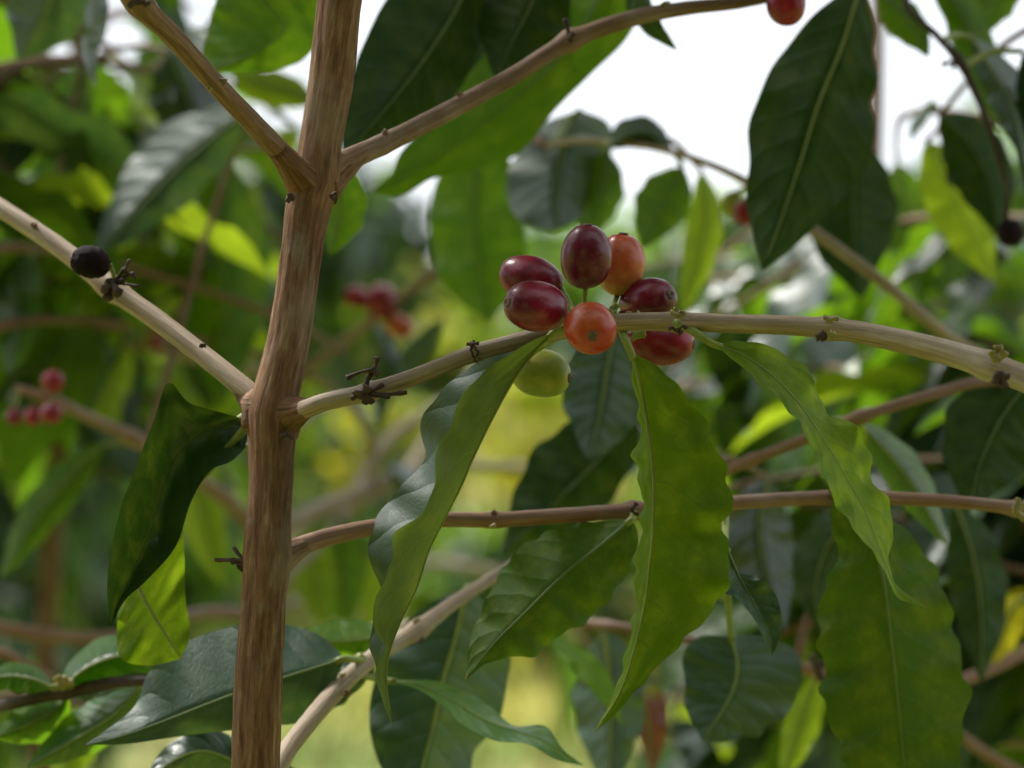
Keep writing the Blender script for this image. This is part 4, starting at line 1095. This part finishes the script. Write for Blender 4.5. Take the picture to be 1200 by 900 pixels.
for (px, py, d, a, b, mt, ax, st) in ((418, 348, 1.19, 15, 13, 'cherry_red', (-1, .2, .3), (436, 372, 1.20)), (447, 353, 1.18, 21, 18, 'cherry_red', (.1, 1, .3), (440, 374, 1.20)),
                                     (467, 381, 1.18, 20, 13, 'cherry_orange', (.9, -.4, .3), (446, 372, 1.20)),
                                     (62, 447, .96, 14, 13, 'cherry_red', (0, 1, .2), (64, 466, .97)), (60, 484, .95, 13, 13, 'cherry_red', (.1, -1, .4), (64, 468, .97)),
                                     (40, 487, .97, 13, 11, 'cherry_red', (-.4, -1, .2), (60, 469, .97)), (16, 488, .98, 11, 9, 'cherry_red', (-.2, -1, .2), (24, 458, .97)),
                                     (183, 400, 1.29, 11, 10, 'cherry_red', (0, 1, .2), (184, 408, 1.30))):
    cherry(BSH, mt, px, py, d, a, b, ax, stalk=st, navel=None, stalk_w=4)
hang(BSH, 'leaf_teal', [(520, 372), (496, 402), (474, 430), (462, 470)], 12, 16, (1.2, 1.18), dl=-.01, dr=.03, face='top', wave=.003)
hang(BSH, 'leaf_teal', [(436, 375), (452, 420), (450, 460), (444, 500)], 18, 16, (1.2, 1.2), dl=.02, dr=.01, face='top', wave=.003)
hang(BSH, 'leaf_teal', [(455, 545), (470, 560), (492, 575), (520, 570)], 16, 18, (1.3, 1.27), dl=.02, dr=.03, face='top', wave=.003)
hang(BSH, 'leaf_lime', [(225, 500), (228, 560), (240, 620), (262, 690)], 30, 30, (1.2, 1.2), dl=.02, dr=.02, face='under', wave=.003)
hang(BSH, 'leaf_green', [(255, 180), (258, 260), (262, 360), (258, 480)], 58, 56, (1.12, 1.10), dl=.02, dr=.02, face='under', wave=.003, rib='midrib_pale')
hang(BSH, 'leaf_teal', [(295, 125), (225, 180), (165, 240), (108, 305)], 46, 40, (1.03, 1.0), dl=.012, dr=.012, face='top', wave=.002, rib='midrib_pale')
hang(BSH, 'leaf_dark', [(240, 150), (180, 190), (120, 240), (70, 300)], 46, 44, (1.12, 1.1), dl=.03, dr=.03, face='under', wave=.003)
hang(BSH, 'leaf_lime', [(218, 250), (205, 290), (188, 340), (170, 400)], 34, 34, (1.25, 1.24), dl=.02, dr=.02, face='under', wave=.003)
hang(BSH, 'leaf_green', [(400, 610), (392, 650), (398, 690), (410, 735)], 44, 40, (1.3, 1.3), dl=.02, dr=.02, face='under', wave=.003)
hang(BSH, 'leaf_lime', [(360, 620), (366, 660), (372, 700), (384, 740)], 24, 26, (1.28, 1.28), dl=.02, dr=.02, face='under', wave=.003)
hang(BSH, 'leaf_lime', [(150, 395), (130, 430), (120, 470), (140, 510)], 32, 30, (1.32, 1.3), dl=.02, dr=.02, face='under', wave=.003)
hang(BSH, 'leaf_green', [(120, 520), (80, 560), (40, 610), (0, 680)], 24, 26, (1.05, 1.03), dl=.02, dr=.02, face='under', wave=.003)
MIXB = {'leaf_green': 5, 'leaf_dark': 3, 'leaf_teal': 2, 'leaf_lime': 3}
ZB = SKYGAP + OPEN + [(0, 545, 125, 745), (130, 430, 300, 900)]
for k in range(3):
    leafy_to(BSH, bb[:2], (rr.uniform(20, 290), rr.uniform(20, 420), rr.uniform(1.1, 1.35)), rr, MIXB, ZB, 1.02)
for k in range(2):
    z = 1.7 + 0.12 * k
    leafy_branch(BSH, (bb[0] + 0.005, bb[1], z), math.radians(rr.choice((150, 175, 200, 135, 60, 90, 20))) + rr.uniform(-.15, .15),
                 rr.uniform(0.25, 0.5), 0.12, rr.uniform(0.1, 0.26), rr, MIXB, ZB, dmin=1.05)

# ------------------------------------------------------------------ shrub on the left
lb = P(-170, 450, 0.98)
LSH = thing('coffee_shrub', 'leafy coffee shrub with glossy drooping leaves left of the brown stem', 'shrub', Vector((lb[0], lb[1], 0)), 'coffee shrubs')
shrub_stem(LSH, [(lb[0] + .01, lb[1], -0.03), (lb[0], lb[1], 0.6), (lb[0] + .01, lb[1] + .01, 1.2), (lb[0] - .01, lb[1] + .02, 1.75), (lb[0], lb[1] + .03, 2.15)], 0.011, 0.004)
branch(LSH, [(-170, 880, .98, 18), (-80, 850, .84, 16), (0, 828, .77, 15), (70, 812, .755, 14), (110, 804, .75, 14), (165, 798, .745, 12), (230, 800, .75, 9)], 'bark_dark', nodes=[(78, 810, .5, 12)])
stub_cluster(LSH, 72, 803, .742, [(14, -4, 0, 10), (-6, -10, 0, 10), (6, -10, 0, 9)], 'bud_green', 'bud')
branch(LSH, [(-170, 800, .98, 15), (-60, 755, .97, 14), (0, 765, .97, 13), (30, 780, .97, 11), (60, 795, .98, 8)], 'bark_red')
branch(LSH, [(-170, 160, .98, 17), (-90, 120, 1.0, 15), (0, 80, 1.04, 14), (100, 70, 1.1, 12), (200, 90, 1.14, 9)], 'bark_brown')
hang(LSH, 'leaf_green', [(72, 806), (110, 778), (160, 768), (232, 790)], 22, 26, (.745, .75), dl=.008, dr=.030, face='top', wave=.002, rib='petiole_green')
hang(LSH, 'leaf_green', [(62, 806), (40, 796), (10, 792), (-30, 800)], 16, 20, (.745, .75), dl=.03, dr=.01, face='top', wave=.002)
hang(LSH, 'leaf_green', [(165, 805), (130, 840), (90, 865), (30, 900)], 30, 26, (.752, .74), dl=.02, dr=.02, face='top', wave=.002)
hang(LSH, 'leaf_green', [(80, 815), (60, 835), (30, 850), (-10, 865)], 26, 26, (.76, .75), dl=.02, dr=.02, face='under', wave=.002)
hang(LSH, 'leaf_lime', [(110, 830), (90, 860), (80, 890), (75, 930)], 30, 30, (.90, .90), dl=.02, dr=.02, face='under', wave=.002)
hang(LSH, 'leaf_lime', [(-50, 150), (-10, 148), (30, 155), (66, 172)], 13, 15, (1.08, 1.06), dl=.01, dr=.01, face='under', wave=.002, rib='petiole_green')
hang(LSH, 'leaf_green', [(100, 70), (105, 110), (100, 150), (85, 190)], 48, 46, (1.14, 1.13), dl=.02, dr=.02, face='under', wave=.002)
hang(LSH, 'leaf_dark', [(20, 80), (15, 120), (5, 170), (0, 220)], 50, 50, (1.1, 1.1), dl=.02, dr=.02, face='under', wave=.002)
hang(LSH, 'leaf_dark', [(200, 60), (215, 100), (225, 130), (240, 180)], 46, 46, (1.08, 1.08), dl=.02, dr=.02, face='top', wave=.003)
hang(LSH, 'leaf_teal', [(40, 330), (30, 380), (20, 430), (25, 490)], 34, 36, (1.12, 1.1), dl=.03, dr=.01, face='top', wave=.003)
hang(LSH, 'leaf_green', [(100, 330), (90, 390), (80, 440), (90, 500)], 34, 36, (1.2, 1.2), dl=.02, dr=.02, face='under', wave=.003)
hang(LSH, 'leaf_green', [(-20, 280), (10, 320), (20, 380), (10, 440)], 34, 36, (1.05, 1.03), dl=.02, dr=.03, face='top', wave=.003)
hang(LSH, 'leaf_lime', [(372, 120), (335, 108), (300, 100), (262, 74)], 24, 22, (1.16, 1.15), dl=.01, dr=.01, face='under', wave=.002, rib='midrib_dark')
hang(LSH, 'leaf_lime', [(350, 150), (335, 165), (325, 185), (330, 210)], 16, 16, (1.18, 1.18), dl=.01, dr=.01, face='under', wave=.002, rib='midrib_dark')
hang(LSH, 'leaf_teal', [(275, 20), (255, 50), (230, 80), (200, 120)], 34, 30, (1.1, 1.08), dl=.01, dr=.02, face='top', wave=.003)
hang(LSH, 'leaf_lime', [(190, 110), (165, 135), (140, 150), (110, 165)], 16, 18, (1.2, 1.2), dl=.01, dr=.01, face='under', wave=.002)
MIXL = {'leaf_green': 6, 'leaf_dark': 2, 'leaf_teal': 3, 'leaf_lime': 3}
ZL = SKYGAP + OPEN + [(0, 545, 125, 745), (130, 430, 300, 900), (15, 205, 50, 260)]
for k in range(8):
    leafy_to(LSH, lb[:2], (rr.uniform(10, 300), rr.uniform(0, 440), rr.uniform(1.05, 1.4)), rr, MIXL, ZL, 1.02)
for k in range(2):
    z = 1.7 + 0.12 * k
    leafy_branch(LSH, (lb[0], lb[1] + 0.01, z), math.radians(rr.choice((0, 20, 35, 60, 90, 140, -10))) + rr.uniform(-.15, .15),
                 rr.uniform(0.25, 0.5), 0.12, rr.uniform(0.1, 0.26), rr, MIXL, ZL, dmin=1.02)

# ------------------------------------------------------------------ two more shrubs of the row behind
def row_shrub(px, d, lab, mats, zones, seed, box, nbr, z0, dz, azs, dmin, barkm='bark_brown', lsize=(.09, .14), length=(.25, .6), fill=225):
    p = P(px, 450, d); r = random.Random(seed)
    t = thing('coffee_shrub', lab, 'shrub', Vector((p[0], p[1], ground_z(p[0], p[1]))), 'coffee shrubs')
    shrub_stem(t, [(p[0], p[1], -0.03), (p[0] + .02, p[1], .5), (p[0] - .01, p[1], 1.1), (p[0] + .01, p[1], 1.6), (p[0], p[1], z0 + nbr * dz + .05)], .010, .004)
    for k in range(34):
        leafy_to(t, p[:2], (r.uniform(box[0], box[2]), r.uniform(box[1], box[3]), r.uniform(d - .2, d + .3)), r, mats, zones, dmin, lsize, cap=fill)
    c = sum(1 for q in t.children if q.name.startswith('leaf'))
    for k in range(nbr):
        if c > 280:
            break
        c += leafy_branch(t, (p[0], p[1], z0 + dz * k), math.radians(r.choice(azs)) + r.uniform(-.2, .2), r.uniform(*length), r.uniform(.05, .15), r.uniform(.1, .3), r, mats, zones, dmin=dmin, lsize=lsize, barkm=barkm)
    return t


row_shrub(1010, 1.55, 'dense dark green coffee shrub crowded behind the narrow edge-on leaf', {'leaf_green': 6, 'leaf_dark': 4, 'leaf_teal': 4, 'leaf_mottled': 3, 'leaf_lime': 0.7},
          SKYGAP + [(380, 0, 800, 480), (600, 430, 690, 560), (560, 690, 700, 900), (640, 0, 900, 215)], 5, (760, 230, 1200, 880), 34, 0.78, 0.030, (0, 30, 60, 120, 150, 180, 200, 225, 250, 270, 300, 330), 1.15, lsize=(.055, .10))
row_shrub(70, 1.6, 'dense coffee shrub with long hanging leaves behind the dried black cherry', {'leaf_green': 6, 'leaf_dark': 2, 'leaf_teal': 3, 'leaf_lime': 4},
          SKYGAP + [(380, 0, 800, 900), (0, 560, 330, 900), (60, 10, 110, 70), (20, 205, 55, 260)], 6, (0, 0, 320, 560), 30, 1.22, 0.026, (0, 30, 60, 120, 150, 180, 200, 225, 250, 270, 300, 330), 1.15, fill=110)

# leaf pairs at the outer ends of the focused shrub's branches, beyond the frame
for ends in (((1420, 545, .588), (1560, 600, .575), (1670, 637, .566)), ((-220, 110, .78), (-300, 76, .805), (-375, 42, .83)),
             ((-120, -275, .553), (-210, -352, .533)), ((1400, 640, .73), (1515, 658, .74))):
    for q in ends:
        for sg in (-1, 1):
            put_leaf(SHRUB, rr.choice(('leaf_green', 'leaf_teal')), P(*q), (RGT[0] * (0.6 if q[0] > 600 else -0.6), sg * 0.7, rr.uniform(-1.0, -.3)), (0, 0, 1), rr.uniform(.08, .11), rr)
# the crown of the focused shrub above the frame: it shades the leaves below
for k in range(14):
    t = 0.1 + 0.06 * (k // 2)
    base = top + np.array((0.035 * t * 2, 0.03 * t, t))
    leafy_branch(SHRUB, base, math.radians(rr.uniform(0, 360)), rr.uniform(0.2, 0.42), 0.06, 0.14, rr, MIXR, [(-60, -60, 1260, 960)], dmin=0.3, rad=.0022)
# ================================================================== far shrubs and trees
def foliage(name, parent, center, radii, n, size, mats, seed, clumps=26, hollow=0.35):
    """crown of many small bent leaves gathered in clumps"""
    g = np.random.default_rng(seed)
    cc = g.normal(size=(clumps, 3)); cc /= np.linalg.norm(cc, axis=1, keepdims=True)
    cc *= (hollow + (1 - hollow) * g.random((clumps, 1)) ** 0.5)
    pick = g.integers(0, clumps, n)
    pos = (cc[pick] + g.normal(0, 0.17, (n, 3))) * np.array(radii) + np.array(center)
    dirs = g.normal(size=(n, 3)); dirs[:, 2] -= 0.7
    dirs /= np.linalg.norm(dirs, axis=1, keepdims=True)
    upv = g.normal(0, 0.5, (n, 3)); upv[:, 2] += 1
    xs = np.cross(dirs, upv); xs /= np.linalg.norm(xs, axis=1, keepdims=True) + 1e-9
    zs = np.cross(xs, dirs)
    s = g.uniform(0.7, 1.3, (n, 1)) * size
    w = s * 0.21
    V = np.empty((n * 6, 3))
    V[0::6] = pos
    V[1::6] = pos + dirs * s * 0.45 - xs * w + zs * s * 0.06
    V[2::6] = pos + dirs * s * 0.45
    V[3::6] = pos + dirs * s * 0.45 + xs * w + zs * s * 0.06
    V[4::6] = pos + dirs * s * 0.98 - zs * s * 0.15
    V[5::6] = pos + dirs * s * 0.95 - zs * s * 0.15 + xs * w * 0.2
    i = np.arange(n)[:, None] * 6
    F = np.concatenate([i + np.array([0, 2, 1]), i + np.array([0, 3, 2]), i + np.array([1, 2, 4]), i + np.array([2, 3, 5]), i + np.array([2, 5, 4])])
    uvp = np.array([(0, .5), (.45, 0), (.45, .5), (.45, 1), (1, .5), (1, .55)])
    me = bpy.data.meshes.new(name)
    me.from_pydata(V.tolist(), [], F.tolist())
    lay = me.uv_layers.new(name='UVMap')
    idx = np.empty(len(me.loops), dtype=np.int32); me.loops.foreach_get('vertex_index', idx)
    lay.data.foreach_set('uv', uvp[idx % 6].astype(np.float32).ravel())
    for m_ in mats:
        me.materials.append(MATS[m_])
    clm = g.integers(0, len(mats), clumps)
    mi = clm[pick]; rnd = g.random(n) < 0.3; mi = np.where(rnd, g.integers(0, len(mats), n), mi)
    me.polygons.foreach_set('material_index', np.tile(mi, 5).astype(np.int32))
    o = link(name, me, None, parent)
    o['kind'] = 'stuff'
    return o


def far_plant(name, label, cat, x, y, h, w, n, size, mats, seed, group, trunk_frac=0.25, r0=0.02, barkm='bark_brown'):
    r = random.Random(seed)
    z0 = ground_z(x, y)
    t = thing(name, label, cat, Vector((x, y, z0)), group)
    c = np.array((x, y, z0 + h * (0.5 + trunk_frac * 0.5)))
    rz = h * (0.5 - trunk_frac * 0.5) * 0.92
    pts = spline(np.array([(x, y, z0 - 0.05), (x + r.uniform(-.03, .03) * h, y, z0 + h * .35), (x + r.uniform(-.04, .04) * h, y, z0 + h * .8)]), 16)
    tube('trunk' if cat == 'tree' else 'stem', pts, np.linspace(r0, r0 * 0.35, 16), MATS[barkm], t, seg=10, ridge=.08)
    for k in range(8):
        f = r.uniform(0.3, 0.75); a = r.uniform(0, 2 * PI)
        b0 = np.array([np.interp(f, np.linspace(0, 1, 16), pts[:, q]) for q in range(3)])
        b1 = b0 + np.array((math.cos(a) * w * .4, math.sin(a) * w * .4, h * r.uniform(.05, .2)))
        q = spline(np.array([b0, (b0 + b1) / 2 + np.array((0, 0, -0.02 * h)), b1]), 9)
        tube('limb' if cat == 'tree' else 'branch', q, np.linspace(r0 * .45, r0 * .15, 9), MATS[barkm], t, seg=6)
    foliage('crown', t, c, (w * .5, w * .5, rz), n, size, mats, seed)
    return t


FB = 'coffee bushes across the field'
for i, (px, d, h, w, mats, lab) in enumerate((
        (-190, 5.5, 1.7, 1.2, ['leaf_dark', 'leaf_teal', 'leaf_green'], 'dark green bush standing low behind the left shrub'),
        (70, 9.0, 1.35, 1.1, ['leaf_dark', 'leaf_green'], 'low dark bush in the grass behind the red cherry twigs'),
        (455, 19, 0.9, 1.2, ['leaf_dry', 'leaf_lime', 'leaf_yellow'], 'pale yellow green bush seen in the gap beside the brown stem'),
        (650, 21, 1.0, 1.4, ['leaf_lime', 'leaf_yellow', 'leaf_dry'], 'yellowish bush in the field below the cherry cluster'),
        (1060, 5.5, 1.55, 0.9, ['leaf_green', 'leaf_dark', 'leaf_lime'], 'dense green bush behind the narrow edge-on leaf'),
        (560, 13, 0.55, 0.7, ['leaf_green', 'leaf_lime'], 'knee high green weed clump in the field below the folded leaf'),
        (705, 12, 0.5, 0.6, ['leaf_green', 'leaf_dry'], 'small dry weed clump in the field left of the bottom leaves'),
        (470, 15, 0.65, 0.9, ['leaf_dark', 'leaf_green'], 'dark weed clump in the field beside the stem'),
        (850, 14, 0.9, 0.9, ['leaf_green', 'leaf_dry'], 'pale weed clump in the field under the scalloped leaf'),
        (1370, 4.5, 1.6, 1.1, ['leaf_green', 'leaf_lime', 'leaf_dark'], 'green bush filling the gaps of the right shrub'),
        (215, 14.0, 1.5, 1.4, ['leaf_green', 'leaf_lime'], 'rounded mid green bush far out in the field'))):
    p = P(px, 450, d)
    far_plant('coffee_bush', lab, 'bush', p[0], p[1], h, w, 2600, 0.13, mats, 100 + i, FB, 0.12, 0.02)
for i, (px, d, h, w, mats, lab) in enumerate((
        (-60, 16, 3.0, 5.0, ['leaf_green', 'leaf_dark'], 'dark broad tree at the far left edge of the field'),
        (200, 30, 3.0, 5.0, ['leaf_green', 'leaf_lime'], 'rounded green tree beyond the field behind the brown stem'),
        (440, 34, 1.2, 2.6, ['leaf_lime', 'leaf_dry'], 'light yellow green tree seen through the gap beside the stem'),
        (580, 40, 1.9, 4.2, ['leaf_lime', 'leaf_dry'], 'pale tree beyond the field below the cherries'),
        (800, 34, 2.7, 5.0, ['leaf_green', 'leaf_lime'], 'low spreading tree under the open white sky'),
        (1010, 24, 2.4, 4.6, ['leaf_green', 'leaf_dark'], 'dark tree behind the right shrub'),
        (1230, 17, 2.6, 4.6, ['leaf_green', 'leaf_dark'], 'tall tree at the far right edge of the field'))):
    p = P(px, 450, d)
    far_plant('broadleaf_tree', lab, 'tree', p[0], p[1], h, w, 5200, 0.34, mats, 200 + i, 'trees beyond the field', 0.2, 0.14, 'bark_tree')

# unseen trees added behind the photographer to cut the sky light from the front
for i, (x, y, h, w, lab) in enumerate(((-2.9, -3.0, 4.4, 4.6, 'unseen tree with dense dark crown added behind the photographer to block light, left side'),
                                       (2.4, -2.9, 4.6, 4.8, 'unseen tree with dense dark crown added behind the photographer to block light, right side'))):
    far_plant('added_shade_tree', lab, 'tree', x, y, h, w, 9000, 0.34, ['leaf_dark', 'leaf_green'], 300 + i, 'unseen shade trees added behind the photographer', 0.08, 0.11, 'bark_tree')
